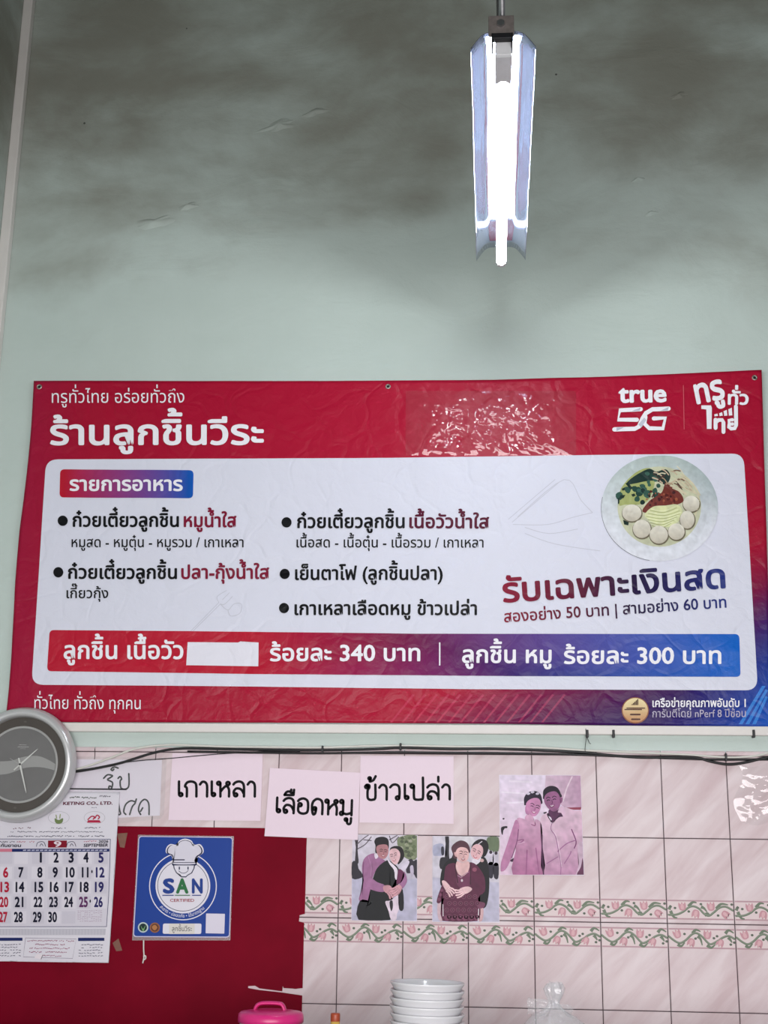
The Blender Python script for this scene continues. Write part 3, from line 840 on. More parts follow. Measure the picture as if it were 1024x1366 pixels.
# lettering
TXT = [
 ('ทรูทั่วไทย อร่อยทั่วถึง', (69.5, 537.8), (246, 537.5), 13.0, 0.0, WHITE),
 ('ร้านลูกชิ้นวีระ', (67, 593.3), (352, 593), 25.5, 0.024, WHITE),
 ('รายการอาหาร', (93, 654.6), (244, 655), 14.2, 0.026, WHITE),
 ('ก๋วยเตี๋ยวลูกชิ้น', (97, 702.6), (239, 703), 13.6, 0.026, BLK),
 ('หมูน้ำใส', (245.3, 703), (315.6, 703.3), 13.6, 0.026, MAR),
 ('หมูสด - หมูตุ๋น - หมูรวม / เกาเหลา', (95.7, 730), (325, 730.3), 10.4, 0.010, BLK),
 ('ก๋วยเตี๋ยวลูกชิ้น', (396.3, 704.3), (539.7, 704.5), 13.6, 0.026, BLK),
 ('เนื้อวัวน้ำใส', (545.7, 704.5), (652.2, 705), 13.6, 0.026, MAR2),
 ('เนื้อสด - เนื้อตุ๋น - เนื้อรวม / เกาเหลา', (395.5, 730.3), (644.8, 730.8), 10.4, 0.010, BLK),
 ('ก๋วยเตี๋ยวลูกชิ้น', (91, 772), (236.4, 772.3), 13.6, 0.026, BLK),
 ('ปลา-กุ้งน้ำใส', (242, 772.3), (359.2, 772), 13.6, 0.026, MAR),
 ('เกี๊ยวกุ้ง', (89, 798), (144.7, 798), 10.4, 0.012, BLK),
 ('เย็นตาโฟ (ลูกชิ้นปลา)', (393.4, 773.4), (590.4, 773.5), 13.6, 0.024, BLK),
 ('เกาเหลาเลือดหมู ข้าวเปล่า', (392.7, 820.2), (636, 820.2), 13.6, 0.024, BLK),
 ('ลูกชิ้น เนื้อวัว', (85.3, 878.8), (245, 879), 17.6, 0.022, WHITE),
 ('ร้อยละ 340 บาท', (360, 881.7), (560.5, 881.7), 16.8, 0.022, WHITE),
 ('ลูกชิ้น หมู', (616, 883.8), (735.4, 884.3), 17.0, 0.022, WHITE),
 ('ร้อยละ 300 บาท', (751.7, 885.3), (961.5, 885.3), 17.0, 0.022, WHITE),
 ('ทั่วไทย ทั่วถึง ทุกคน', (46.4, 945.6), (188, 946.3), 12.6, 0.0, WHITE),
 ('รับเฉพาะเงินสด', (670.7, 803.5), (967.5, 784), 24.5, 0.026, cash_col),
 ('สองอย่าง 50 บาท | สามอย่าง 60 บาท', (672.4, 830.2), (968.6, 810.6), 11.6, 0.016, cash_col),
 ('เครือข่ายคุณภาพอันดับ 1', (869.7, 943.2), (994.2, 943), 8.3, 0.02, WHITE),
 ('การันตีโดย nPerf 8 ปีซ้อน', (869.7, 957), (994.2, 956.6), 8.0, 0.004, (186, 178, 200)),
]
for s, p0, p1, xh, off, col in TXT:
    for wd in range(len(s.split(' '))):
        if s.split(' ')[wd]:
            ink = bink(); ink.text(s, p0, p1, xh, off, col, 0.0032, only=wd); ink.done('printed_word', MAT['vinyl'], ban, STEP)
for x, y in ((84, 695), (382.2, 697), (78, 763.6), (379.7, 765.7), (378.7, 811.2)):
    ink = bink(); ink.disc(x, y, 6.7, 6.9, BLK, 0.0032); ink.done('printed_bullet', MAT['vinyl'], ban, STEP)
ink = bink(); ink.poly([(585.4, 857), (587.2, 857), (587.2, 888), (585.4, 888)], WHITE, 0.0032); ink.done('printed_divider', MAT['vinyl'], ban, STEP)
ink = bink(); ink.poly([(910.5, 514), (911.5, 514), (912.6, 573), (911.6, 573)], (206, 90, 104), 0.0032); ink.done('printed_divider', MAT['vinyl'], ban, STEP)
# network logo
def C4(p): return (810+p[0]/5.12, 505+p[1]/5.12)
ink = bink()
ink.text('true', C4((74, 164)), C4((404, 158)), 17.6/0.9*0.95, 0.034, WHITE, 0.0032)
def W4(pts, w): ink.stroke([C4(p) for p in pts], w, WHITE, 0.0032, smooth=False)
W4([(226, 211), (84, 219), (72, 283), (200, 283)], 5.6)
W4([(46, 350), (186, 345), (214, 330), (238, 276), (262, 238), (306, 212), (416, 207)], 5.8)
W4([(258, 262), (252, 310), (284, 341), (378, 342), (394, 271), (316, 274)], 5.6)
ink.poly([C4(p) for p in ((165, 224), (226, 200), (220, 222))], (188, 190, 206), 0.0035)
ink.poly([C4(p) for p in ((364, 220), (418, 196), (410, 220))], (188, 190, 206), 0.0035)
ink.poly([C4(p) for p in ((210, 316), (250, 268), (264, 284), (232, 336))], (198, 200, 214), 0.0035)
ink.poly([C4(p) for p in ((60, 362), (112, 336), (60, 338))], (188, 190, 206), 0.0035)
ink.done('network_logo', MAT['vinyl'], ban, STEP)
ink = bink()
ink.text('ทรู', C4((608, 172)), C4((806, 132)), 24.5, 0.034, WHITE, 0.0032)
ink.text('ทั่ว', C4((820, 176)), C4((962, 178)), 13.2, 0.034, WHITE, 0.0032)
# the tall letters of the second line, with signal bars
for pts in ([(640, 184), (706, 184), (712, 200), (710, 345), (678, 345), (674, 212), (640, 208)],
            [(728, 246), (750, 240), (754, 256), (730, 260)], [(762, 238), (782, 230), (786, 254), (764, 258)], [(792, 224), (814, 214), (818, 254), (796, 256)], [(824, 210), (848, 200), (852, 252), (828, 254)]):
    ink.poly([C4(p) for p in pts], WHITE, 0.0032)
W4([(737, 338), (737, 282)], 5.4); W4([(738, 300), (758, 284), (782, 284), (791, 300), (791, 366)], 5.2)
W4([(852, 283), (828, 286), (830, 310), (852, 312)], 4.6); W4([(832, 314), (828, 332), (844, 343), (868, 341), (877, 320), (876, 192)], 5.2)
ink.done('campaign_logo', MAT['vinyl'], ban, STEP)
# gold medal
def C5(p): return (820+p[0]/5.389, 920+p[1]/5.389)
ink = bink()
ink.disc(*C5((145, 150)), 18.2, 17.6, (150, 96, 72), 0.0032, 36)
ink.disc(*C5((145, 149)), 16.8, 16.2, lambda x, y: mixc((236, 220, 170), (196, 140, 96), clamp((y-936)/26)), 0.0035, 36)
for k in range(5):
    ink.poly([C5(p) for p in ((118+k*10, 112), (126+k*10, 112), (126+k*10, 104-k*9), (118+k*10, 107-k*9))], (70, 40, 34), 0.0038)
for y, x0, x1 in ((134, 84, 212), (144, 70, 190), (180, 112, 178), (214, 120, 176)):
    ink.stroke([C5((x0, y)), C5((x1, y))], 1.5 if y < 160 else 2.2, (84, 50, 44), 0.0038)
ink.done('award_medal', MAT['vinyl'], ban, STEP)
# noodle bowl picture
def C3(p): return (800+p[0]/6.4, 600+p[1]/6.4)
ink = bink(); ink.base_lay = 0.0016; random.seed(11)
rim = []
for k in range(64):
    a = 2*math.pi*k/64; x, y = 508+498*math.cos(a), 500+452*math.sin(a)
    rim.append((x, max(y, 52)))
def plate_col(px, py):
    t = clamp((py-606)/120.0); a = mixc((176, 190, 186), (224, 226, 234), clamp(t*1.15))
    s = clamp((px-905)/50)*clamp((700-py)/60); return mixc(a, (150, 166, 168), 0.8*s)
ink.poly([C3(p) for p in rim], plate_col, 0.0013)
arc = [(508+498*math.cos(math.radians(a)), 500+452*math.sin(math.radians(a))) for a in range(100, 196, 4)]
ink.stroke([C3(p) for p in arc], 0.6, (110, 112, 120), 0.0016)
def T3(pts): return [C3(p) for p in pts]
ink.disc(*C3((505, 488)), 356/6.4, 342/6.4, (198, 200, 170), 0.0015, 48)
ink.blob(T3([(180, 330), (300, 200), (420, 160), (470, 250), (420, 420), (330, 470), (220, 470), (160, 470)]), (164, 172, 108), 0.0017)
ink.blob(T3([(250, 260), (330, 205), (420, 165), (480, 190), (560, 170), (600, 230), (560, 300), (480, 270), (400, 270), (300, 290), (225, 300)]), (30, 52, 48), 0.0019)
for k in range(26):
    x, y = random.gauss(410, 60), random.gauss(350, 60); s = random.uniform(20, 42)
    ink.blob(T3([(x+s*random.uniform(.6, 1)*math.cos(a), y+s*random.uniform(.6, 1)*math.sin(a)) for a in (0, 1.2, 2.4, 3.7, 5)]), random.choice([(34, 66, 58), (48, 84, 72), (24, 48, 44), (60, 96, 84)]), 0.0020+0.00001*k, 2)
for p in ([(215, 290), (240, 280), (275, 330), (262, 345)], [(185, 335), (208, 325), (212, 345), (190, 352)], [(265, 385), (290, 375), (304, 392), (280, 405)], [(150, 420), (168, 405), (164, 460), (152, 468)], [(170, 390), (215, 388), (200, 415), (168, 420)], [(196, 600), (245, 620), (240, 648), (205, 640)]):
    ink.poly(T3(p), (28, 48, 42), 0.0024)
ink.blob(T3([(360, 520), (420, 440), (480, 400), (530, 360), (560, 280), (620, 320), (690, 380), (710, 440), (660, 470), (560, 490), (480, 500), (400, 540)]), (112, 52, 44), 0.0024)
for k in range(30):
    x, y = random.gauss(550, 70), random.gauss(420, 36); s = random.uniform(8, 20)
    ink.blob(T3([(x+s*random.uniform(.5, 1)*math.cos(a), y+s*random.uniform(.5, 1)*math.sin(a)) for a in (0, 1.3, 2.7, 4, 5.2)]), random.choice([(138, 62, 50), (84, 34, 34), (160, 92, 66), (64, 28, 32)]), 0.0025+0.000005*k, 2)
for k in range(22):
    x, y = random.uniform(440, 760), random.uniform(185, 360); y = y if x > 560 else random.uniform(185, 270)
    a = random.gauss(0.5, 0.5); l = random.uniform(50, 110)
    ink.stroke(T3([(x-l/2*math.cos(a), y-l/2*math.sin(a)), (x, y-8), (x+l/2*math.cos(a), y+l/2*math.sin(a))]), random.uniform(1.2, 2.2), random.choice([(196, 176, 150), (168, 146, 118), (214, 206, 176), (120, 92, 76), (72, 52, 46)]), 0.0028+0.00001*k)
for p in ([(690, 220), (780, 280), (850, 388)], [(640, 250), (720, 330), (800, 370), (850, 390)], [(600, 310), (680, 340), (735, 385)], [(620, 330), (690, 360), (720, 380)], [(760, 320), (830, 390), (840, 470), (810, 560)]):
    ink.stroke(T3(p), 1.9, (210, 202, 172), 0.0031)
ink.blob(T3([(380, 560), (450, 490), (560, 480), (650, 470), (700, 520), (680, 600), (600, 660), (500, 650), (430, 610)]), (214, 218, 168), 0.0029)
for k in range(12):
    y = 500+k*13; x0 = 395+abs(k-5)*8; x1 = 690-abs(k-4)*12
    ink.stroke(T3([(x0, y+8), ((x0+x1)/2, y+26), (x1, y-14)]), 0.8, (168, 176, 118) if k % 2 else (232, 234, 196), 0.0031)
for (x, y, rx, ry) in ((270, 542, 82, 72), (355, 678, 76, 78), (500, 728, 78, 76), (650, 702, 70, 70), (742, 600, 62, 76), (776, 464, 70, 68)):
    ink.disc(*C3((x+3, y+6)), (rx+7)/6.4, (ry+6)/6.4, (112, 104, 84), 0.0031, 24)
    ink.disc(*C3((x, y)), rx/6.4, ry/6.4, lambda px, py, x=x, y=y, ry=ry: mixc((226, 222, 208), (188, 180, 162), clamp(((py-600)*6.4-y)/ry*0.5+0.4)), 0.0034, 24)
ink.done('noodle_bowl_picture', MAT['vinyl'], ban, 0.008, mottle=0.16)
# eyelets
for x, y in ((52.5, 516), (517.5, 516), (1006, 504)):
    w = unproj(x, y, -BD); yb = -bd(w.x, w.z)
    bm = bmesh.new(); lathe(bm, [(0.0045, -0.0002), (0.0055, -0.0022), (0.0075, -0.0028), (0.0095, -0.0014), (0.0098, 0.0004)], (w.x, yb, w.z), 'Y', 20); obj('eyelet', bm, MAT['eyelet'], ban)
    bm = bmesh.new(); lathe(bm, [(0.0, -0.0012), (0.0046, -0.0012)], (w.x, yb, w.z), 'Y', 16); obj('eyelet_hole', bm, MAT['dark'], ban)
# clear film stuck over part of the red margin
bm = bmesh.new()
NX, NZ = 200, 84; gr = []
for j in range(NZ+1):
    row = []
    for i in range(NX+1):
        x = 541+(768-541)*i/NX; y = 522+(608-522)*j/NZ
        w = unproj(x, y, -BD); e = min(1, 4*min(i/NX, 1-i/NX), 4*min(j/NZ, 1-j/NZ))
        cr = abs(noise.noise(Vector((w.x*9+w.z*7, w.z*12-w.x*4, 2))))+0.5*abs(noise.noise(Vector((w.x*24+w.z*18, w.z*26, 7))))+0.25*abs(noise.noise(Vector((w.x*55, w.z*60, 4))))
        w.y = -(bd(w.x, w.z)+0.0026+e*0.017*(0.8-cr)+0.003*e); row.append(bm.verts.new(w))
    gr.append(row)
for j in range(NZ):
    for i in range(NX): bm.faces.new((gr[j][i], gr[j+1][i], gr[j+1][i+1], gr[j][i+1])).smooth = True
o = obj('clear_film_patch', bm, MAT['film'], ban); o['label'] = 'crumpled clear film stuck over the red top margin'

# ------------------------------------------------------------------ fluorescent lamp
LX0, LX1 = 0.5088, 0.5141           # near and far x of the lamp axis
YN, YFAR, ZE = -1.582, -0.50, 3.164
lamp = thing('fluorescent_lamp', 'lit fluorescent tube lamp with open metal reflector hanging on rods above the banner', 'lamp', (0.512, -1.04, 3.11))
def lx(y): return LX0+(LX1-LX0)*(y-YN)/(YFAR-YN)
half = [(0.0785, -0.003), (0.0775, 0.001), (0.070, 0.012), (0.060, 0.026), (0.052, 0.0355), (0.046, 0.0400), (0.040, 0.0428), (0.034, 0.0445), (0.018, 0.0452), (0.0, 0.0455)]
half = [(a*0.94, b*0.94) for a, b in half]
prof = half+[(-a, b) for a, b in half[-2::-1]]
bm = bmesh.new(); rings = []
NY = 24
for k in range(NY+1):
    y = YN+(YFAR-YN)*k/NY
    rings.append([bm.verts.new((lx(y)+a+0.0012*noise.noise(Vector((y*6, a*9, 2))), y, ZE+b)) for a, b in prof])
for a, b in zip(rings, rings[1:]):
    for k in range(len(prof)-1): bm.faces.new((a[k], a[k+1], b[k+1], b[k])).smooth = True
bm.normal_update()
inner = bm.faces[:]
ext = bmesh.ops.solidify(bm, geom=inner, thickness=0.0015)
bmesh.ops.recalc_face_normals(bm, faces=bm.faces)
obj('reflector', bm, MAT['reflector'], lamp)
ZT = ZE-0.032
bm = bmesh.new()
tube(bm, [(lx(y), y, ZT) for y in (YN+0.01, -1.2, -0.85, YFAR-0.06)], 0.0150, 24)
tb = obj('tube', bm, MAT['tube'], lamp)
bm = bmesh.new(); tube(bm, [(lx(YFAR-0.06), YFAR-0.06, ZT), (lx(YFAR-0.045), YFAR-0.045, ZT)], 0.0151, 24); obj('end_cap', bm, MAT['holder'], tb)
for (y0, y1) in ((YN-0.045, YN+0.05), (YFAR-0.045, YFAR-0.03)):
    bm = bmesh.new(); xm = lx(y0)
    if y0 < -1:
        # long lampholder with rounded tongue under the tube end
        pts = [(-0.0195, y0), (0.0195, y0), (0.0175, y1+0.03), (0.014, y1+0.008), (0.006, y1), (-0.006, y1), (-0.014, y1+0.008), (-0.0175, y1+0.03)]
        b_ = [bm.verts.new((xm+a, b, ZT-0.0235)) for a, b in pts]; t_ = [bm.verts.new((xm+a, b, ZT-0.0185)) for a, b in pts]
        bm.faces.new(b_); bm.faces.new(t_[::-1])
        for k in range(len(pts)): bm.faces.new((b_[k], t_[k], t_[(k+1) % len(pts)], b_[(k+1) % len(pts)]))
        bmesh.ops.recalc_face_normals(bm, faces=bm.faces)
        box(bm, xm-0.018, xm+0.018, y0, YN-0.002, ZT-0.0180, ZT+0.026, 0.003)
    else:
        box(bm, xm-0.011, xm+0.011, y0-0.03, y1-0.03, ZT+0.004, ZT+0.077, 0.003)
    obj('lampholder', bm, MAT['holder'], lamp)
# dark clamp, bracket plate with bolt, rods up to the ceiling
xm = lx(YN)-0.004
bm = bmesh.new(); box(bm, xm-0.023, xm+0.025, YN-0.062, YN-0.046, ZE-0.018, ZE-0.003, 0.002); box(bm, xm-0.023, xm-0.019, YN-0.062, YN-0.02, ZE-0.030, ZE-0.003, 0.001); box(bm, xm+0.021, xm+0.025, YN-0.062, YN-0.02, ZE-0.030, ZE-0.003, 0.001)
obj('clamp', bm, MAT['dark'], lamp)
bm = bmesh.new(); box(bm, xm-0.030, xm+0.028, YN-0.049, YN-0.0455, ZE-0.003, ZE+0.051, 0.0015); box(bm, xm-0.028, xm+0.028, YN-0.046, YN+0.15, ZE+0.0475, ZE+0.051, 0.001)
br = obj('bracket', bm, MAT['oldmetal'], lamp); br['label'] = 'stained metal bracket plate'
bm = bmesh.new(); bmesh.ops.create_cone(bm, cap_ends=True, segments=6, radius1=0.010, radius2=0.009, depth=0.006, matrix=Matrix.Translation((xm-0.002, YN-0.052, ZE+0.029)) @ Matrix.Rotation(math.pi/2, 4, 'X'))
obj('bolt', bm, MAT['steel'], br)
for y in (YN-0.03, YFAR-0.2):
    bm = bmesh.new(); zb = ZE+0.047 if y > -1 else ZE+0.0505
    tube(bm, [(lx(y)-0.002*(y < -1), y, zb), (lx(y)-0.002, y, ZC)], 0.007, 14)
    obj('hanging_rod', bm, MAT['steel'], lamp)

# ------------------------------------------------------------------ papers on the tiles
def card(word, corners, p0, p1, h, depth, label):
    root = thing('menu_card', label, 'sign', base_of(corners, depth), 'pink menu cards on the tiles')
    bm = bmesh.new(); slab(bm, corners, depth, depth+0.0022); obj('board', bm, MAT['pink_card'], root)
    ink = Ink(depth+0.0022); ink.pen(word, p0, p1, h, 3.5, (14, 12, 16), 0.0003)
    o = ink.done('printed_word', MAT['flatprint'], root)
    return root
card('เกาเหลา', [(230, 1004.8), (350.4, 1005.8), (347.4, 1095), (224.5, 1094)], (238.7, 1062.5), (339.7, 1062.5), 20, TILE_Y+0.001, 'level pink card above the blue plaque, leftmost of the three pink cards')
card('เลือดหมู', [(359.9, 1024.3), (480.2, 1030.7), (477, 1120.5), (352.6, 1115.4)], (369, 1084), (468.6, 1087.5), 20, TILE_Y+0.004, 'tilted pink card with one black word, the lowest of the three')
card('ข้าวเปล่า', [(480.6, 1008), (604.8, 1008.8), (604.8, 1099), (479.3, 1097.3)], (487, 1066.8), (599.6, 1066.3), 20, TILE_Y+0.001, 'pink card above the two hugging photos, rightmost of the three pink cards')

# handwritten notice in a clear sleeve, partly behind the clock
SL = [(40, 1008), (221.5, 1010.9), (222, 1016), (218.5, 1086), (214, 1092), (156, 1099), (40, 1101)]
root = thing('handwritten_notice', 'white handwritten notice in a clear plastic sleeve half behind the clock', 'notice', base_of(SL, TILE_Y))
bm = bmesh.new(); slab(bm, [(42, 1012), (216, 1014), (213, 1088), (42, 1097)], TILE_Y+0.0005, TILE_Y+0.0015); obj('paper', bm, MAT['white_paper'], root)
def CA(p): return (p[0]/4.267, 930+p[1]/4.267)
HW = [[(590, 462), (612, 442), (640, 447), (628, 458), (612, 470), (640, 486), (634, 520), (620, 522), (622, 506), (634, 510)],
           [(632, 412), (640, 402), (655, 398), (672, 404)], [(632, 412), (640, 418), (648, 410)],
           [(672, 462), (684, 452), (692, 466), (684, 478), (688, 515), (712, 524), (733, 505), (733, 436)],
           [(672, 585), (680, 640), (686, 664), (672, 668), (672, 652)],
           [(716, 668), (704, 650), (716, 610), (745, 590), (770, 600), (752, 625), (738, 668)], [(770, 600), (776, 580)],
           [(800, 668), (788, 640), (800, 600), (825, 582), (846, 605), (848, 668)], [(800, 650), (812, 630)]]
for part in (HW[:4], HW[4:]):
    ink = Ink(TILE_Y+0.0015)
    for st in part: ink.stroke([CA(p) for p in st], 2.2, (20, 20, 26), 0.0003)
    ink.done('handwriting', MAT['flatprint'], root)
bm = bmesh.new()
slab(bm, SL, TILE_Y+0.0021, TILE_Y+0.0025); obj('plastic_sleeve', bm, MAT['sleeve'], root)

# ------------------------------------------------------------------ wall calendar
def cdep(x, z): return 0.016+0.003*noise.noise(Vector((x*5, z*6, 1)))+0.004*clamp((1.22-z)/0.2)*math.sin(x*14)
CALC = [(-38, 1055), (159.5, 1057), (157.5, 1085), (155.3, 1100), (151, 1190), (146.5, 1250), (144.6, 1284.5), (120, 1284), (70, 1281), (30, 1280.5), (0, 1282.5), (-44, 1284)]
cal = thing('wall_calendar', 'white paper wall calendar of September with bold dates hanging below the clock', 'calendar', base_of(CALC, 0.016))
ink = Ink(0.016, cdep); ink.poly(CALC, (222, 218, 226)); 
o = ink.done('paper', MAT['paperprint'], cal, 0.02, smooth=True)
sol = o.modifiers.new('pad', 'SOLIDIFY'); sol.thickness = 0.004; sol.offset = -1
bm = bmesh.new(); a, b = unproj(-34, 1051, -0.018), unproj(168.7, 1053, -0.018)
tube(bm, [a, b], 0.0022, 8); obj('hanging_bar', bm, MAT['dark'], cal)
def CB(p): return (p[0]/5.12, 1090+p[1]/5.12)
def CC(p): return (p[0]/6.024, 1040+p[1]/6.024)
ink = Ink(0.016, cdep); NAVY = (28, 40, 96); INKB = (22, 22, 44); CRED = (176, 26, 56)
# page tint
ink.poly([CB(p) for p in ((-200, 150), (755, 152), (740, 560), (727, 748), (-200, 750))], (212, 207, 217), 0.0003)
for col in range(7):
    for row in range(5):
        x = (40, 145, 265, 378, 480, 582, 690)[col]; y = (278, 380, 480, 582, 685)[row]
        x -= row*2.5
        if row == 4 and col > 4: continue
        ink.poly([CB(p) for p in ((x-46, y-42), (x+46, y-42), (x+45, y+42), (x-47, y+42))], (220, 215, 224) if (col+row) % 2 else (204, 199, 210), 0.0005)
for q in ([(-200, 149), (755, 151)], [(755, 151), (742, 545), (728, 748)], [(-200, 749), (728, 748)]): ink.stroke([CB(p) for p in q], 0.7, (70, 72, 110), 0.0008, smooth=False)
ink.poly([CB(p) for p in ((-200, 216), (748, 216), (747, 236), (-200, 238))], NAVY, 0.0008)
ink.poly([CB(p) for p in ((-200, 216), (82, 216), (82, 237), (-200, 238))], (206, 120, 140), 0.0010)
for k in range(20): 
    x = 160+k*29; ink.stroke([CB((x, 227)), CB((x+17, 226))], 1.3, (196, 194, 214), 0.0011, smooth=False)
ink.poly([CB(p) for p in ((328, 160), (458, 160), (456, 208), (327, 208))], (128, 18, 40), 0.0008)
ink.text('9', CB((368, 202)), CB((420, 202)), 7.2, 0.03, (226, 214, 222), 0.0011, cap=True)
ink.text('SEPTEMBER', CB((572, 203)), CB((738, 201)), 3.9, 0.03, INKB, 0.0010, slant=0.15, cap=True)
ink.text('2026', CB((674, 176)), CB((740, 174)), 3.4, 0.03, INKB, 0.0010, slant=0.15, cap=True)
ink.text('กันยายน', CB((4, 204)), CB((142, 204)), 3.2, 0.03, INKB, 0.0010, slant=0.15)
for x in (286, 494):
    ink.stroke([CB((x-38, 200)), CB((x-30, 176)), CB((x-8, 168)), CB((x+14, 172)), CB((x+26, 200))], 0.8, (60, 56, 80), 0.001); ink.stroke([CB((x-14, 198)), CB((x-4, 182)), CB((x+8, 196))], 0.8, (60, 56, 80), 0.001)
nums = [[None, None, 1, 2, 3, 4, 5], [6, 7, 8, 9, 10, 11, 12], [13, 14, 15, 16, 17, 18, 19], [20, 21, 22, 23, 24, 25, 26], [27, 28, 29, 30, None, None, None]]
for r, row in enumerate(nums):
    for c, n in enumerate(row):
        if n is None: continue
        x = (46, 150, 279, 384, 487, 588, 690)[c]-r*6.0+(0 if r else 0); y = (308, 410, 510, 612, 715)[r]
        w = 36 if n < 10 else 60
        if n == 1: w = 15
        if n == 11: w = 46
        col = CRED if c == 0 else (INKB if c < 6 else (44, 40, 96))
        if n == 25: col = (92, 40, 92)
        ink.text(str(n), CB((x-w/2, y)), CB((x+w/2, y)), 12.8, 0.036, col, 0.0010, cap=True)
for x, y in ((628, 372), (616, 574)): ink.disc(*CB((x, y)), 1.0, 2.2, INKB, 0.001, 10)
# company heading, marks and small print
ink.text('KETING CO., LTD.', CC((505, 203)), CC((905, 200)), 4.0, 0.035, (92, 14, 48), 0.0010, slant=0.15, cap=True)
for (cx, cy, c1) in ((760, 306, (176, 40, 72)), (472, 306, (112, 130, 84))):
    pts = [CC((cx+(84)*math.cos(a*math.pi/16), cy+50*math.sin(a*math.pi/16))) for a in range(33)]
    ink.stroke(pts, 0.4, (170, 166, 172), 0.0008, smooth=False)
    if cx > 500:
        ink.poly([CC(p) for p in ((700, 346), (708, 326), (800, 326), (814, 346))], c1, 0.001); ink.stroke([CC((708, 320)), CC((735, 296)), CC((760, 300)), CC((750, 318))], 1.6, c1, 0.001); ink.stroke([CC((764, 310)), CC((780, 286)), CC((800, 300)), CC((790, 316))], 1.6, c1, 0.001)
    else:
        ink.blob([CC(p) for p in ((440, 310), (470, 325), (505, 310), (500, 345), (470, 355), (445, 345))], c1, 0.001); ink.stroke([CC((455, 310)), CC((450, 285))], 1.4, (150, 160, 120), 0.001); ink.stroke([CC((480, 310)), CC((484, 280))], 1.4, (150, 160, 120), 0.001)
def scribble(p0, p1, h, col, lay=0.001, dens=2.2):
    n = max(2, int(abs(p1[0]-p0[0])/dens)); random.seed(int(p0[0]*7+p0[1]*13))
    for k in range(n):
        if random.random() < 0.12: continue
        t = k/n; x = p0[0]+(p1[0]-p0[0])*t; y = p0[1]+(p1[1]-p0[1])*t
        ink.stroke([(x, y+h*random.uniform(-.3, .3)), (x+dens*random.uniform(0.5, 0.95), y+h*random.uniform(-.5, .3))], h*0.42, col, lay, smooth=False, joints=False)
G1 = (96, 92, 108)
for a, b, h, c in (((560, 142), (780, 148), 3.2, (74, 84, 70)), ((800, 136), (890, 136), 3.0, (110, 106, 116)), ((106, 392), (250, 390), 2.4, (110, 70, 86)), ((412, 390), (532, 390), 2.2, G1), ((682, 388), (812, 386), 2.4, G1), ((86, 420), (828, 420), 2.2, G1), ((60, 456), (842, 454), 2.4, (74, 72, 92)), ((736, 224), (800, 224), 2.0, G1), ((0, 502), (120, 498), 2.6, INKB), ((136, 500), (280, 500), 2.4, (176, 90, 110)), ((676, 497), (780, 496), 2.4, (176, 90, 110))):
    scribble(CC(a), CC(b), h, c)
def CD(p): return (p[0]/6.4, 1225+p[1]/6.4)
ink.poly([CD(p) for p in ((-200, 90), (905, 88), (900, 142), (-200, 146))], (196, 193, 202), 0.0005)
for k in range(34): ink.stroke([CD((k*27, 96)), CD((k*27-1, 140))], 0.5, (176, 173, 186), 0.0008, smooth=False)
for x0, x1 in ((-200, 190), (668, 892)):
    ink.poly([CD(p) for p in ((x0, 166), (x1, 166), (x1, 192), (x0, 194))], NAVY, 0.0008)
    for r in range(5): scribble(CD((max(x0, -20)+6, 226+r*24)), CD((x1-8, 224+r*24)), 2.0, (84, 80, 104), 0.001, 3.6)
for q in ([(216, 168), (652, 176), (622, 342), (196, 330), (216, 168)],): ink.stroke([CD(p) for p in q], 0.5, (120, 104, 130), 0.0009, smooth=False)
for r, (a, b) in enumerate(((232, 640), (300, 560), (250, 600), (246, 590), (370, 530))): scribble(CD((a, 192+r*32)), CD((b, 194+r*32)), 2.4, (150, 84, 112))
for r in range(6): scribble(CB((530, 640+r*14)), CB((700, 640+r*14)), 1.4, (168, 142, 166), 0.001, 3)
ink.poly([CD(p) for p in ((290, 340), (316, 304), (366, 310), (350, 348))], (232, 222, 228), 0.0012); ink.stroke([CD((366, 312)), CD((350, 348))], 0.7, (50, 46, 60), 0.0013)
ink.done('printed_page', MAT['paperprint'], cal, 0.03)

# ------------------------------------------------------------------ round wall clock
cc = unproj(27, 1019.6, -0.045)
clk = thing('wall_clock', 'round silver wall clock with dark dial hanging at the left edge', 'clock', (cc.x, -0.0275, cc.z-0.182))
CY = -0.0275
bm = bmesh.new()
lathe(bm, [(0.0, 0.0), (0.172, 0.0), (0.180, -0.006), (0.1825, -0.012), (0.1805, -0.016), (0.1795, -0.020), (0.1775, -0.030), (0.171, -0.038), (0.163, -0.0415), (0.156, -0.0395), (0.1525, -0.034), (0.1505, -0.026), (0.1500, -0.014)], (cc.x, CY, cc.z), 'Y', 96)
obj('case', bm, MAT['silver'], clk)
bm = bmesh.new(); lathe(bm, [(0.1500, -0.0142), (0.122, -0.0142)], (cc.x, CY, cc.z), 'Y', 96); obj('outer_dial', bm, MAT['ringdark'], clk)
bm = bmesh.new(); lathe(bm, [(0.122, -0.0142), (0.1218, -0.0155), (0.1150, -0.0155), (0.1148, -0.0142)], (cc.x, CY, cc.z), 'Y', 96); obj('dial_ring', bm, MAT['dialgrey'], clk)
bm = bmesh.new(); lathe(bm, [(0.1150, -0.0144), (0.0, -0.0144)], (cc.x, CY, cc.z), 'Y', 64); obj('inner_dial', bm, MAT['dialdark'], clk)
def clock_ink(name, mat, fn):
    ink = Ink(-CY+0.0146, ident=True); ink.T = lambda a, b: (cc.x+a, cc.z+b); fn(ink); return ink.done(name, mat, clk)
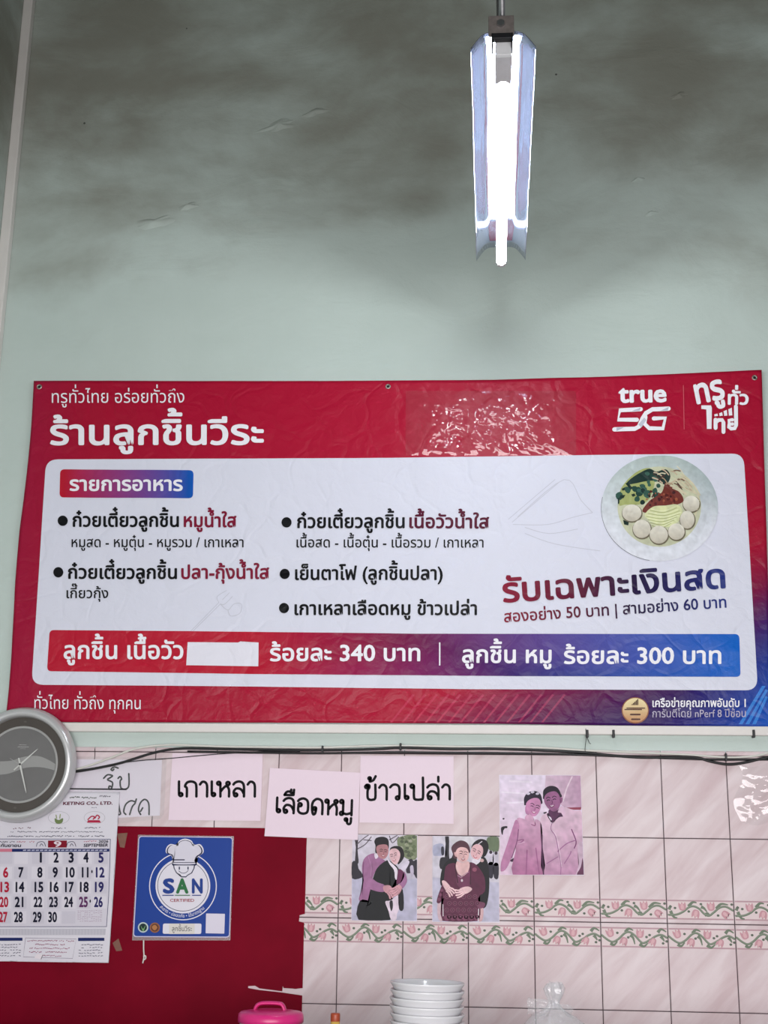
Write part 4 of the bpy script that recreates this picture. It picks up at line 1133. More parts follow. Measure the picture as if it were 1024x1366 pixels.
def swoosh(ink):
    top = [(-0.1135, 0.010), (-0.07, 0.009), (-0.03, 0.012), (0.0, 0.022), (0.03, 0.027), (0.06, 0.026), (0.09, 0.015), (0.114, 0.002)]
    bot = [(0.1125, -0.018), (0.09, -0.012), (0.06, -0.008), (0.02, -0.010), (-0.01, -0.02), (-0.04, -0.030), (-0.08, -0.034), (-0.108, -0.034)]
    ink.poly([(p.x, p.y) for p in catmull([(a, b, 0) for a, b in top], 5)+catmull([(a, b, 0) for a, b in bot], 5)], (154, 154, 152))
clock_ink('dial_band', MAT['flatprint'], swoosh)
def marks(ink):
    for y, a, b, h in ((0.062, -0.010, 0.014, 0.0022), (0.0555, -0.014, 0.022, 0.0030), (0.0495, -0.006, 0.012, 0.0015)):
        x = a; random.seed(int(y*1e4))
        while x < b: 
            w = random.uniform(0.002, 0.004); ink.stroke([(x, y+random.uniform(-.0006, .0006)), (min(x+w, b), y)], h*0.55, (186, 186, 184), 0, smooth=False, joints=False); x += w+0.0008
clock_ink('dial_lettering', MAT['flatprint'], marks)
for _a, _b in ((0.004, 0.136), (-0.006, -0.136)):
    clock_ink('dial_dot', MAT['flatprint'], lambda ink: ink.disc(_a, _b, 0.005, 0.003, (96, 92, 88), 0.0003, 16))
def hand(name, tipx, tipz, tail, w, y0, mat):
    bm = bmesh.new(); d = Vector((tipx, 0, tipz)); n = Vector((-d.z, 0, d.x)).normalized(); c = Vector((cc.x, 0, cc.z))
    P = [c-d*tail-n*w*0.5, c-d*tail+n*w*0.5, c+n*w*0.8, c+d*0.9+n*w*0.35, c+d, c+d*0.9-n*w*0.35, c-n*w*0.8]
    f = [bm.verts.new((p.x, y0-0.0012, p.z)) for p in P]; b = [bm.verts.new((p.x, y0, p.z)) for p in P]
    bm.faces.new(f); bm.faces.new(b[::-1])
    for k in range(len(P)): bm.faces.new((f[k], b[k], b[(k+1) % len(P)], f[(k+1) % len(P)]))
    bmesh.ops.recalc_face_normals(bm, faces=bm.faces); obj(name, bm, mat, clk)
hand('hour_hand', 0.054, 0.050, 0.36, 0.0036, CY-0.0165, MAT['hand'])
hand('minute_hand', 0.0285, -0.091, 0.22, 0.0040, CY-0.0185, MAT['hand'])
hand('second_hand', -0.036, 0.019, 0.0, 0.0016, CY-0.0205, MAT['dialgrey'])
bm = bmesh.new(); lathe(bm, [(0.0, -0.0225), (0.003, -0.0225), (0.0032, -0.0142)], (cc.x, CY, cc.z), 'Y', 16); obj('hand_pin', bm, MAT['dark'], clk)
bm = bmesh.new(); tube(bm, [(cc.x, 0.0, cc.z+0.15), (cc.x, CY, cc.z+0.15)], 0.003, 8); obj('hanging_nail', bm, MAT['steel'], clk)

# ------------------------------------------------------------------ blue certificate sign
SG = [(184.9, 1114.6), (310.7, 1116.3), (306.4, 1250.2), (177.4, 1250.2)]
D0 = TILE_Y+0.0016
sg = thing('certificate_sign', 'blue certificate plaque with round white emblem on the red sheet', 'sign', base_of(SG, D0))
bm = bmesh.new(); slab(bm, [(184, 1113.5), (311.8, 1115.5), (307, 1254.5), (176, 1254.5)], D0, D0+0.002); obj('backing_plate', bm, MAT['acrylic'], sg)
def CS(p): return (160+p[0]/6.024, 1100+p[1]/6.024)
ink = Ink(D0+0.0022); BL = (24, 62, 146); WH = (226, 222, 232); NV = (18, 24, 66)
ink.rrect(CS((150, 92)), CS((906, 101)), CS((881, 908)), CS((104, 903)), 4.5, (206, 198, 222), 0.0)
ink.rrect(CS((156, 98)), CS((900, 107)), CS((875, 900)), CS((112, 896)), 4.0, BL, 0.0003)
ink.disc(*CS((506, 495)), 272/6.024, 274/6.024, WH, 0.0005, 56)
ink.disc(*CS((506, 495)), 264/6.024, 266/6.024, BL, 0.0007, 56)
hat = [(430, 300), (418, 250), (380, 232), (380, 195), (410, 165), (460, 170), (478, 140), (522, 124), (570, 138), (592, 170), (634, 165), (660, 195), (660, 232), (620, 262), (604, 300), (604, 330), (430, 330)]
ink.blob([CS((517+(x-517)*1.06, 240+(y-240)*1.06-4)) for x, y in hat], WH, 0.0009, 4)
ink.disc(*CS((506, 492)), 220/6.024, 222/6.024, WH, 0.0011, 56)
ink.ring(*CS((506, 492)), 203/6.024, 0.7, NV, 0.0014, 56)
ink.blob([CS(p) for p in hat], NV, 0.0016, 4)
ink.blob([CS((517+(x-517)*0.93, 235+(y-240)*0.92)) for x, y in hat], (216, 212, 224), 0.0019, 4)
ink.stroke([CS((430, 283)), CS((518, 283))], 1.4, NV, 0.0022, smooth=False)
ink.stroke([CS((430, 305)), CS((604, 305))], 0.8, NV, 0.0022, smooth=False)
bowl = [(428, 322), (604, 322), (600, 350), (580, 390), (545, 410), (532, 424), (494, 424), (486, 410), (452, 388), (432, 350)]
ink.poly([CS(p) for p in bowl], NV, 0.0022)
ink.poly([CS((515+(x-515)*0.9, 366+(y-366)*0.86)) for x, y in bowl], WH, 0.0024)
ink.stroke([CS((478, 342)), CS((478, 358))], 1.6, NV, 0.0027, smooth=False); ink.stroke([CS((548, 342)), CS((548, 358))], 1.6, NV, 0.0027, smooth=False)
ink.stroke([CS((474, 372)), CS((492, 386)), (CS((514, 390))), CS((534, 384)), CS((550, 368))], 0.7, NV, 0.0027)
ink.text('S', CS((345, 547)), CS((440, 547)), 18.0, 0.05, (30, 62, 140), 0.0024, cap=True)
ink.text('A', CS((450, 547)), CS((552, 547)), 18.0, 0.05, (44, 112, 66), 0.0024, cap=True)
ink.text('N', CS((578, 547)), CS((666, 547)), 18.0, 0.05, (30, 62, 140), 0.0024, cap=True)
ink.text('CERTIFIED', CS((404, 620)), CS((597, 620)), 3.9, 0.015, (158, 60, 72), 0.0024, cap=True)
for a, b, c in ((344, 430, (40, 60, 130)), (444, 562, (80, 124, 90)), (582, 650, (40, 60, 130))): ink.stroke([CS((a, 568)), CS((b, 568))], 1.3, c, 0.0024, smooth=False)
ink.arc_text('สะอาด • ปลอดภัย • ได้มาตรฐาน', CS((506, 495)), 251.0/6.024, 138, 46, 3.4, 0.012, (212, 212, 228), 0.0010)
ink.rrect(CS((346, 795)), CS((655, 795)), CS((653, 879)), CS((343, 877)), 2.5, WH, 0.0008); ink.poly([CS(p) for p in ((395, 795), (600, 795), (600, 879), (395, 879))], (220, 214, 208), 0.0010)
ink.text('ลูกชิ้นวีระ', CS((418, 856)), CS((578, 856)), 5.2, 0.0, (40, 36, 40), 0.0012)
ink.rrect(CS((692, 714)), CS((843, 717)), CS((838, 876)), CS((688, 873)), 0.8, (222, 216, 230), 0.0008)
ink.disc(*CS((186, 826)), 7.0, 7.0, (186, 200, 200), 0.0008); ink.disc(*CS((186, 826)), 5.2, 5.2, (24, 44, 48), 0.0010); ink.blob([CS(p) for p in ((168, 812), (186, 838), (206, 808), (190, 856), (182, 852))], (120, 170, 110), 0.0012)
ink.disc(*CS((280, 828)), 6.8, 6.8, (150, 96, 60), 0.0008); ink.disc(*CS((280, 828)), 5.2, 5.2, (96, 56, 44), 0.0010); ink.blob([CS(p) for p in ((258, 820), (280, 806), (300, 825), (284, 848), (266, 842))], (178, 120, 72), 0.0012)
ink.done('printed_face', MAT['signprint'], sg)
bm = bmesh.new(); P = [unproj(x, y, -(D0+0.003)) for x, y in ((191.5, 1254), (191.5, 1266), (192, 1276), (190.3, 1285))]
tube(bm, catmull(P, 4), 0.0022, 8); tube(bm, catmull([unproj(x, y, -(D0+0.004)) for x, y in ((190.5, 1281), (194, 1279), (194, 1275), (191, 1276))], 4), 0.002, 8)
tag(obj('hanging_tag', bm, MAT['trim']), 'small white plastic tie dangling below the blue plaque', 'tie')

# ------------------------------------------------------------------ photographs on the tiles
def photo(corners, T, draw, depth, label):
    root = thing('photo_print', label, 'photo', base_of(corners, depth), 'photo prints on the tiles')
    bm = bmesh.new(); slab(bm, corners, depth, depth+0.0016); obj('photo_paper', bm, MAT['white_paper'], root)
    ink = Ink(depth+0.0016); ink.T = T; draw(ink); ink.done('printed_picture', MAT['photo'], root, 0.005, mottle=0.22)
    return root
def B(ink, pts, col, lay, n=3): ink.blob(pts, col, lay*1e-4*1.0, n)
def S(ink, pts, w, col, lay): ink.stroke(pts, w, col, lay*1e-4)
def face(ink, x, y, w, h, tilt, lay, brow, skin2, lip, smile=True):
    ca, sa = math.cos(tilt), math.sin(tilt)
    def R(a, b): return (x+w*(a*ca-b*sa), y+h*(a*sa+b*ca))
    for s in (-1, 1):
        S(ink, [R(0.22*s-0.14, -0.13), R(0.22*s, -0.18), R(0.22*s+0.14, -0.12)], w*0.055, brow, lay)
        S(ink, [R(0.22*s-0.1, 0.0), R(0.22*s, -0.03), R(0.22*s+0.1, 0.0)], w*0.06, brow, lay)
    S(ink, [R(0.02, 0.02), R(0.06, 0.17), R(-0.03, 0.19)], w*0.05, skin2, lay)
    B(ink, [R(-0.2, 0.27), R(0, 0.31), R(0.2, 0.26), R(0.1, 0.38), R(-0.08, 0.39)], lip, lay)
    B(ink, [R(-0.14, 0.285), R(0, 0.31), R(0.14, 0.28), R(0.06, 0.34), R(-0.05, 0.345)], (238, 226, 232), lay+1)
def fingers(ink, x, y, a, n, l, w, col, dark, lay, spread=0.16):
    for k in range(n):
        an = a+(k-(n-1)/2)*spread; ox, oy = -math.sin(a)*(k-(n-1)/2)*w*1.1, math.cos(a)*(k-(n-1)/2)*w*1.1
        ll = l*(0.85+0.15*math.sin((k+1)/n*3.1))
        P = [(x+ox, y+oy), (x+ox+ll*0.55*math.cos(an), y+oy+ll*0.55*math.sin(an)), (x+ox+ll*math.cos(an+0.15), y+oy+ll*math.sin(an+0.15))]
        S(ink, P, w*1.25, dark, lay); S(ink, P, w, col, lay+1)

P1C = [(469.8, 1113.2), (556.7, 1114.2), (556, 1229.2), (468.4, 1227.8)]
def T1(a, b):
    a = min(max(a, 390), 822); b = min(max(b, 117), 683); return (390+a/4.95, 1090+b/4.95)
def draw1(ink):
    random.seed(3)
    ink.poly([(397, 116), (824, 121), (820, 686), (389, 681)], (186, 182, 204), 1e-4)
    ink.poly([(397, 116), (824, 121), (822, 410), (393, 405)], lambda x, y: mixc((214, 206, 218), (196, 188, 204), clamp((y-1113)/60)), 2e-4)
    B(ink, [(690, 150), (740, 122), (822, 124), (822, 265), (770, 280), (715, 240)], (122, 132, 102), 4)
    for k in range(26):
        x, y = random.uniform(690, 815), random.uniform(130, 265); B(ink, [(x-14, y), (x, y-12), (x+13, y+2), (x, y+11)], random.choice([(98, 110, 80), (146, 152, 124), (168, 168, 150), (84, 92, 72)]), 5+k*0.02, 2)
    B(ink, [(408, 120), (432, 120), (430, 220), (436, 300), (412, 310), (418, 200)], (52, 46, 54), 4)
    for q in ([(425, 180), (470, 140), (500, 120)], [(430, 210), (480, 180), (520, 130)], [(425, 160), (400, 130)], [(470, 150), (520, 155)], [(700, 130), (660, 170), (640, 125)], [(640, 150), (690, 122)]): S(ink, q, 6, (92, 82, 92), 5)
    B(ink, [(393, 300), (425, 295), (436, 340), (458, 370), (456, 400), (393, 404)], (46, 42, 52), 5)
    B(ink, [(760, 290), (785, 275), (800, 290), (822, 285), (822, 405), (795, 370), (755, 370), (750, 330)], (46, 40, 52), 5)
    B(ink, [(775, 330), (795, 320), (800, 370), (785, 395)], (188, 176, 196), 6)
    # man
    B(ink, [(548, 190), (540, 160), (556, 136), (600, 130), (632, 148), (636, 200), (628, 210), (560, 240), (546, 225)], (24, 20, 26), 8)
    B(ink, [(552, 212), (562, 188), (600, 180), (628, 188), (634, 222), (628, 252), (610, 274), (588, 274), (566, 258)], (176, 122, 128), 9)
    face(ink, 600, 228, 66, 86, 0.08, 11, (44, 26, 34), (132, 82, 92), (150, 70, 84))
    B(ink, [(545, 240), (575, 265), (600, 280), (615, 300), (560, 340), (530, 400), (515, 480), (510, 555), (440, 552), (452, 490), (470, 420), (458, 340), (470, 280), (505, 248)], (158, 106, 146), 8)
    S(ink, [(470, 300), (466, 380), (482, 440)], 5, (120, 72, 112), 9); S(ink, [(500, 260), (520, 330), (515, 390)], 4, (178, 132, 168), 9)
    B(ink, [(540, 245), (554, 240), (566, 262), (548, 276)], (226, 212, 226), 12)
    B(ink, [(445, 552), (515, 555), (560, 560), (640, 640), (640, 680), (436, 678)], (22, 22, 28), 8)
    S(ink, [(490, 575), (505, 580), (522, 560)], 5, (70, 76, 80), 10)
    # woman
    B(ink, [(642, 222), (650, 200), (688, 190), (724, 204), (738, 250), (726, 284), (700, 312), (690, 300), (650, 240)], (26, 20, 26), 10)
    B(ink, [(640, 235), (650, 212), (684, 208), (708, 232), (710, 265), (696, 300), (678, 314), (655, 296), (642, 268)], (228, 186, 192), 11)
    face(ink, 668, 256, 60, 92, -0.2, 13, (54, 30, 38), (190, 140, 150), (190, 70, 90))
    B(ink, [(622, 286), (660, 300), (700, 340), (704, 400), (696, 450), (640, 480), (660, 560), (640, 620), (640, 680), (470, 678), (505, 560), (512, 490), (530, 410), (560, 335)], (18, 20, 24), 10)
    B(ink, [(620, 262), (640, 290), (672, 320), (694, 350), (688, 412), (676, 400), (670, 350), (640, 310)], (232, 220, 232), 12)
    B(ink, [(700, 344), (730, 358), (738, 390), (716, 432), (688, 442), (690, 400)], (102, 38, 78), 12)
    B(ink, [(705, 325), (762, 288), (770, 306), (742, 352), (722, 350)], (216, 206, 224), 11)
    B(ink, [(735, 360), (752, 390), (755, 430), (724, 474), (704, 452), (722, 410)], (158, 106, 146), 12)
    B(ink, [(470, 392), (520, 402), (560, 430), (612, 452), (606, 492), (556, 490), (500, 468), (478, 430)], (160, 108, 148), 13)
    B(ink, [(700, 490), (728, 480), (734, 604), (704, 608)], (22, 22, 28), 12)
    B(ink, [(612, 560), (640, 552), (664, 540), (700, 516), (704, 600), (690, 640), (684, 678), (650, 676), (634, 620)], (224, 206, 220), 12)
    B(ink, [(640, 560), (660, 552), (662, 600), (650, 620)], (36, 30, 38), 13)
    B(ink, [(600, 456), (640, 450), (660, 478), (656, 520), (630, 508), (604, 488)], (206, 150, 160), 15)
    B(ink, [(664, 470), (700, 446), (722, 462), (712, 496), (686, 520), (664, 500)], (206, 150, 160), 15)
    fingers(ink, 640, 490, 0.75, 4, 44, 10, (212, 158, 168), (150, 92, 106), 16)
    fingers(ink, 694, 476, 2.5, 4, 50, 10, (216, 162, 172), (150, 92, 106), 18)
photo(P1C, T1, draw1, TILE_Y+0.0008, 'photo of a man in mauve shirt hugging a woman in black gown')

P2C = [(576.6, 1115.2), (665.1, 1116), (666, 1231), (576.4, 1229.6)]
def T2(a, b):
    a = min(max(a, 541), 920); b = min(max(b, 67), 553); return (450+a/4.267, 1100+b/4.267)
def draw2(ink):
    random.seed(8)
    ink.poly([(541, 66), (917, 69), (921, 558), (540, 552)], (190, 186, 206), 1e-4)
    ink.poly([(541, 66), (917, 69), (919, 330), (541, 300)], (206, 200, 212), 2e-4)
    B(ink, [(612, 68), (634, 68), (634, 170), (640, 250), (584, 250), (586, 190), (620, 175)], (40, 36, 44), 4)
    B(ink, [(545, 120), (600, 110), (608, 170), (560, 178), (545, 170)], (172, 172, 196), 4)
    B(ink, [(590, 130), (604, 128), (606, 170), (592, 172)], (52, 50, 66), 5)
    B(ink, [(855, 72), (916, 72), (916, 150), (880, 160), (850, 120)], (104, 118, 92), 4)
    B(ink, [(640, 68), (760, 68), (780, 100), (740, 120), (660, 110)], (214, 210, 216), 3)
    for (x, y) in ((872, 175), (902, 180)):
        B(ink, [(x-18, y), (x-10, y-25), (x+10, y-25), (x+16, y), (x+14, y+50), (x-16, y+50)], (206, 198, 212), 6); B(ink, [(x-14, y+45), (x+14, y+45), (x+12, y+125), (x-12, y+120)], (44, 40, 54), 6); ink.disc(x, y-18, 9, 10, (52, 42, 52), 7e-4, 12)
    # young woman behind
    B(ink, [(664, 150), (660, 180), (625, 205), (594, 255), (584, 330), (600, 350), (630, 300), (680, 220)], (22, 20, 26), 7)
    B(ink, [(780, 200), (830, 182), (856, 222), (864, 300), (860, 400), (842, 470), (802, 470), (790, 380), (770, 260)], (22, 20, 26), 7)
    B(ink, [(762, 128), (778, 100), (812, 82), (848, 92), (860, 130), (846, 172), (826, 184), (800, 150), (770, 140)], (24, 18, 24), 8)
    B(ink, [(758, 152), (770, 122), (800, 110), (826, 130), (826, 168), (802, 198), (776, 194), (760, 176)], (226, 180, 186), 9)
    face(ink, 790, 158, 62, 84, 0.35, 11, (50, 26, 34), (190, 136, 146), (186, 50, 74))
    S(ink, [(800, 112), (822, 96)], 5, (206, 196, 206), 12)
    B(ink, [(770, 196), (800, 200), (816, 184), (812, 210), (786, 230), (766, 226)], (228, 220, 230), 10)
    ink.disc(822, 204, 11, 10, (204, 168, 168), 11e-4, 14); ink.disc(780, 256, 13, 12, (150, 80, 104), 14e-4, 14)
    # older woman
    B(ink, [(656, 165), (648, 130), (672, 102), (704, 90), (738, 104), (754, 140), (746, 165), (668, 195)], (84, 50, 62), 12)
    B(ink, [(672, 165), (682, 138), (706, 128), (738, 138), (748, 172), (738, 204), (712, 216), (688, 200)], (226, 182, 182), 13)
    face(ink, 716, 168, 62, 90, 0.1, 15, (70, 40, 46), (190, 136, 142), (176, 70, 84))
    B(ink, [(664, 158), (676, 160), (678, 182), (668, 178)], (214, 166, 168), 14)
    B(ink, [(616, 240), (660, 218), (700, 230), (760, 214), (800, 240), (836, 300), (838, 380), (800, 420), (800, 548), (598, 548), (606, 420), (584, 446), (564, 440), (580, 380), (604, 320)], (92, 34, 64), 11)
    B(ink, [(680, 208), (712, 218), (744, 208), (752, 240), (730, 290), (700, 300), (674, 250)], (226, 184, 184), 12)
    B(ink, [(680, 280), (700, 290), (728, 290), (752, 260), (756, 350), (700, 360), (676, 330)], (112, 52, 84), 13)
    S(ink, [(684, 290), (705, 300), (720, 285), (745, 270)], 4, (180, 136, 156), 14); S(ink, [(678, 230), (690, 270), (708, 296)], 2, (230, 210, 214), 14); ink.disc(708, 318, 6, 8, (224, 206, 214), 15e-4, 12)
    S(ink, [(668, 230), (684, 330)], 6, (60, 20, 42), 14); S(ink, [(758, 225), (756, 340)], 6, (60, 20, 42), 14)
    for r in range(4):
        for c in range(6):
            x, y = 622+c*32+(r % 2)*14, 410+r*38
            if x > 800: continue
            ink.disc(x, y, 13, 13, (124, 66, 92), 14e-4, 14); ink.disc(x, y, 9, 9, (74, 26, 52), 15e-4, 12); ink.disc(x, y, 4, 4, (128, 74, 98), 16e-4, 8)
    for c in range(6): B(ink, [(606+c*34, 520), (640+c*34, 520), (632+c*34, 545), (614+c*34, 545)], (120, 62, 90), 14)
    for k in range(4): ink.disc(578+k*8, 425-k*26, 9, 9, (122, 64, 92), 13e-4, 12)
    B(ink, [(796, 440), (838, 446), (832, 472), (800, 476)], (120, 66, 92), 12)
    B(ink, [(570, 452), (600, 456), (596, 548), (572, 530)], (206, 176, 184), 10); B(ink, [(806, 476), (830, 476), (826, 540), (806, 552), (802, 510)], (206, 168, 172), 10)
    S(ink, [(600, 455), (601, 520)], 4, (236, 226, 234), 15); S(ink, [(803, 480), (800, 548)], 4, (236, 226, 234), 15)
    # hands
    B(ink, [(594, 322), (612, 320), (640, 350), (650, 378), (626, 384), (604, 354)], (232, 192, 196), 18)
    fingers(ink, 628, 368, 0.62, 4, 42, 8, (236, 198, 202), (166, 112, 126), 19)
    B(ink, [(766, 366), (742, 352), (700, 362), (690, 382), (716, 396), (748, 386)], (232, 192, 196), 18)
    fingers(ink, 714, 382, 2.7, 4, 44, 8, (236, 198, 202), (166, 112, 126), 19)
photo(P2C, T2, draw2, TILE_Y+0.0008, 'photo of an older woman in maroon dress hugged by a woman in black')

P3C = [(665.4, 1033.5), (774.2, 1033.9), (778.9, 1168), (666.8, 1167.2)]
def T3p(a, b):
    a = min(max(a, 108+max(0, b-92)*0.012), 846+max(0, b-95)*0.033); b = min(max(b, 95), 1003); return (650+a/6.827, 1020+b/6.827)
def draw3(ink):
    ink.poly([(110, 97), (846, 99), (877, 1007), (119, 1002)], lambda x, y: mixc((228, 214, 232), (220, 192, 212), clamp((y-1040)/90)), 1e-4)
    ink.poly([(530, 98), (846, 99), (856, 385), (700, 390), (520, 250)], lambda x, y: mixc((216, 192, 208), (188, 150, 176), clamp((x-720)/50)), 3e-4)
    S(ink, [(770, 110), (720, 220), (690, 330)], 12, (226, 204, 216), 4)
    ink.poly([(690, 392), (855, 386), (850, 412), (790, 412)], (140, 62, 82), 5e-4)
    for q in ([(200, 150), (400, 160)], [(130, 250), (330, 262)], [(180, 350), (330, 340)]): S(ink, q, 14, (236, 224, 238), 3)
    B(ink, [(126, 570), (176, 560), (178, 578), (148, 584), (138, 640), (126, 620)], (24, 14, 28), 4); ink.disc(146, 493, 10, 8, (30, 16, 34), 4e-4, 12); B(ink, [(510, 436), (540, 430), (530, 446), (512, 446)], (30, 16, 34), 6)
    B(ink, [(205, 870), (245, 850), (240, 880), (215, 884)], (60, 30, 60), 4)
    # woman
    B(ink, [(335, 358), (334, 300), (368, 254), (430, 240), (480, 266), (498, 326), (486, 362), (350, 370)], (34, 20, 44), 8)
    B(ink, [(350, 360), (372, 326), (420, 304), (466, 310), (486, 352), (478, 412), (446, 462), (412, 470), (380, 446), (358, 405)], (196, 132, 172), 9)
    B(ink, [(350, 372), (342, 410), (352, 450), (380, 450), (366, 400)], (186, 124, 166), 8)
    face(ink, 430, 388, 116, 150, 0.25, 11, (46, 20, 52), (140, 78, 124), (150, 60, 110))
    for q in ((372, 262), (410, 248), (455, 262)): B(ink, [(q[0]-18, q[1]+6), (q[0], q[1]-10), (q[0]+18, q[1]+2), (q[0], q[1]+14)], (206, 196, 214), 10)
    B(ink, [(345, 470), (380, 448), (412, 470), (420, 500), (440, 552), (400, 545), (345, 505)], (206, 158, 186), 8)
    B(ink, [(270, 488), (345, 500), (400, 540), (440, 556), (430, 500), (480, 520), (500, 620), (494, 700), (508, 1002), (230, 1002), (258, 780), (252, 690), (272, 600)], lambda x, y: mixc((204, 158, 186), (176, 110, 150), clamp((y-1100)/50)), 10)
    B(ink, [(258, 500), (290, 560), (262, 700), (205, 880), (160, 960), (118, 968), (124, 890), (170, 750), (220, 600)], (186, 126, 164), 11)
    S(ink, [(282, 590), (268, 700), (220, 850)], 7, (116, 58, 104), 12); S(ink, [(278, 690), (330, 684), (290, 720)], 9, (150, 88, 132), 12); S(ink, [(282, 722), (340, 704)], 6, (216, 178, 204), 13)
    S(ink, [(400, 545), (430, 556), (436, 540)], 8, (150, 86, 128), 12); S(ink, [(360, 780), (352, 1000)], 12, (160, 96, 140), 12); S(ink, [(440, 760), (470, 1000)], 10, (160, 96, 140), 12)
    S(ink, [(496, 640), (498, 800), (510, 1000)], 12, (76, 34, 72), 13)
    # man
    B(ink, [(506, 280), (510, 232), (548, 200), (596, 194), (640, 214), (666, 262), (668, 300), (520, 320)], (28, 16, 34), 10)
    B(ink, [(514, 320), (528, 276), (566, 250), (616, 244), (648, 272), (664, 320), (660, 372), (634, 416), (598, 428), (558, 404), (526, 362)], (150, 92, 134), 11)
    B(ink, [(660, 300), (682, 304), (680, 336), (664, 352)], (140, 84, 124), 11)
    face(ink, 582, 322, 126, 170, -0.12, 13, (30, 12, 36), (92, 42, 84), (106, 40, 84))
    B(ink, [(560, 410), (600, 428), (640, 412), (664, 390), (668, 440), (590, 530), (556, 470)], (86, 40, 78), 11)
    B(ink, [(480, 500), (545, 440), (568, 500), (590, 540), (668, 440), (690, 388), (800, 420), (858, 440), (864, 700), (818, 740), (830, 900), (800, 1002), (510, 1002), (500, 700)], lambda x, y: mixc((218, 186, 204), (190, 140, 172), clamp((y-1110)/50)), 10)
    B(ink, [(540, 450), (560, 446), (580, 496), (590, 530), (556, 490)], (40, 18, 40), 12); B(ink, [(590, 530), (640, 470), (676, 432), (692, 470), (650, 480)], (62, 28, 60), 12)
    B(ink, [(640, 432), (672, 376), (712, 420), (694, 476), (670, 440)], (218, 184, 206), 13); B(ink, [(556, 470), (574, 478), (586, 500), (576, 506)], (220, 206, 222), 13)
    S(ink, [(588, 530), (578, 590), (620, 660), (648, 800), (668, 900), (666, 1000)], 6, (152, 96, 140), 13); S(ink, [(596, 600), (630, 660), (656, 800), (676, 930)], 4, (232, 210, 224), 14)
    S(ink, [(765, 590), (806, 700), (790, 760)], 10, (122, 62, 108), 13); S(ink, [(640, 790), (720, 720), (800, 690)], 9, (162, 104, 148), 13); S(ink, [(540, 900), (640, 840)], 8, (166, 108, 152), 13); S(ink, [(700, 900), (750, 820), (760, 790)], 8, (162, 104, 148), 13)
    B(ink, [(818, 740), (864, 716), (872, 1000), (806, 1000), (832, 900)], (206, 176, 196), 12); B(ink, [(866, 850), (876, 1004), (812, 1004), (850, 930)], (96, 48, 78), 13)
photo(P3C, T3p, draw3, TILE_Y+0.0012, 'faded pink photo of a woman and man side by side, highest of the photos')

# ------------------------------------------------------------------ cables along the tile edge
def cable(pxs, depth, r, mat, name, label, seg=8, n=5):
    bm = bmesh.new(); P = []
    for q in pxs: P.append(unproj(q[0], q[1], -(q[2] if len(q) > 2 else depth)))
    tube(bm, catmull(P, n), r, seg); return tag(obj(name, bm, mat), label, 'cable')
cable([(-40, 1040, 0.012), (40, 1036, 0.014), (107.8, 1028, 0.019), (140, 1022.5), (164, 1016.9), (206, 1004), (243, 998.4), (307, 999.4), (372, 1000.4), (427.8, 1000.8), (500.8, 999.2), (535, 997.2), (600, 999), (655, 998.6), (720, 1001), (780, 1004), (823, 1008.5), (863, 1010.6), (923, 1010), (946.8, 1015.6), (970.6, 1019.6), (994.4, 1017), (1024, 1010.3), (1060, 1008)], 0.0185, 0.0042, MAT['cable_black'], 'power_cable', 'thick black cable running along the top edge of the tiles')
cable([(250, 1002.5), (330, 1003.8), (430, 1004.8), (520, 1003.5), (600, 1004.2), (680, 1004.8), (760, 1006.3), (840, 1009.5), (905, 1011.8), (960, 1013.3), (1030, 1013)], 0.0175, 0.0036, MAT['cable_black'], 'power_cable', 'second black cable running straight just under the thick one')
cable([(-40, 1046, 0.012), (60, 1035, 0.014), (110, 1024), (150, 1010), (178, 999.5), (211, 994.5), (240, 994), (300, 996), (370, 996.8), (430, 997.2), (500, 995), (560, 995.2), (640, 996.5), (720, 997.4), (780, 1001), (850, 1004), (913, 1006.6), (970, 1010.3), (1008.7, 1008.2), (1030, 1002)], 0.0145, 0.0036, MAT['cable_white'], 'white_cable', 'white cable running above the black cables over the tile edge')
cable([(-40, 1047, 0.021), (108, 1029.4, 0.021), (170, 1016.5), (234, 1011), (290, 1006), (350, 1002.5), (400, 1002.5)], 0.0215, 0.0014, MAT['cable_black'], 'thin_wire', 'thin black wire slanting up from behind the clock')
bm = bmesh.new(); tube(bm, catmull([unproj(x, y, -0.02) for x, y in ((781, 972), (781.5, 985), (780, 1000), (782, 1006))], 4), 0.0011, 6)
tube(bm, catmull([unproj(x, y, -0.006) for x, y in ((782, 982), (786, 991), (788, 992))], 4), 0.0009, 6)
tag(obj('wire_tie', bm, MAT['cable_black']), 'short thin wire hanging from the white strip down to the cables', 'wire')
for k, (x, y) in enumerate(((430, 1000), (534, 996.5), (968, 1010.5))):
    w = unproj(x, y, -0.02); bm = bmesh.new(); box(bm, w.x-0.003, w.x+0.003, -0.0245, -0.001, w.z-0.011, w.z+0.012, 0.001)
    tag(obj('cable_clip', bm, MAT['dark']), ('small dark clip on the cables above the tilted pink card', 'small dark clip holding the cables above the rightmost pink card', 'small dark clip on the cables near the right end of the wall')[k], 'clip', 'clips along the cables')

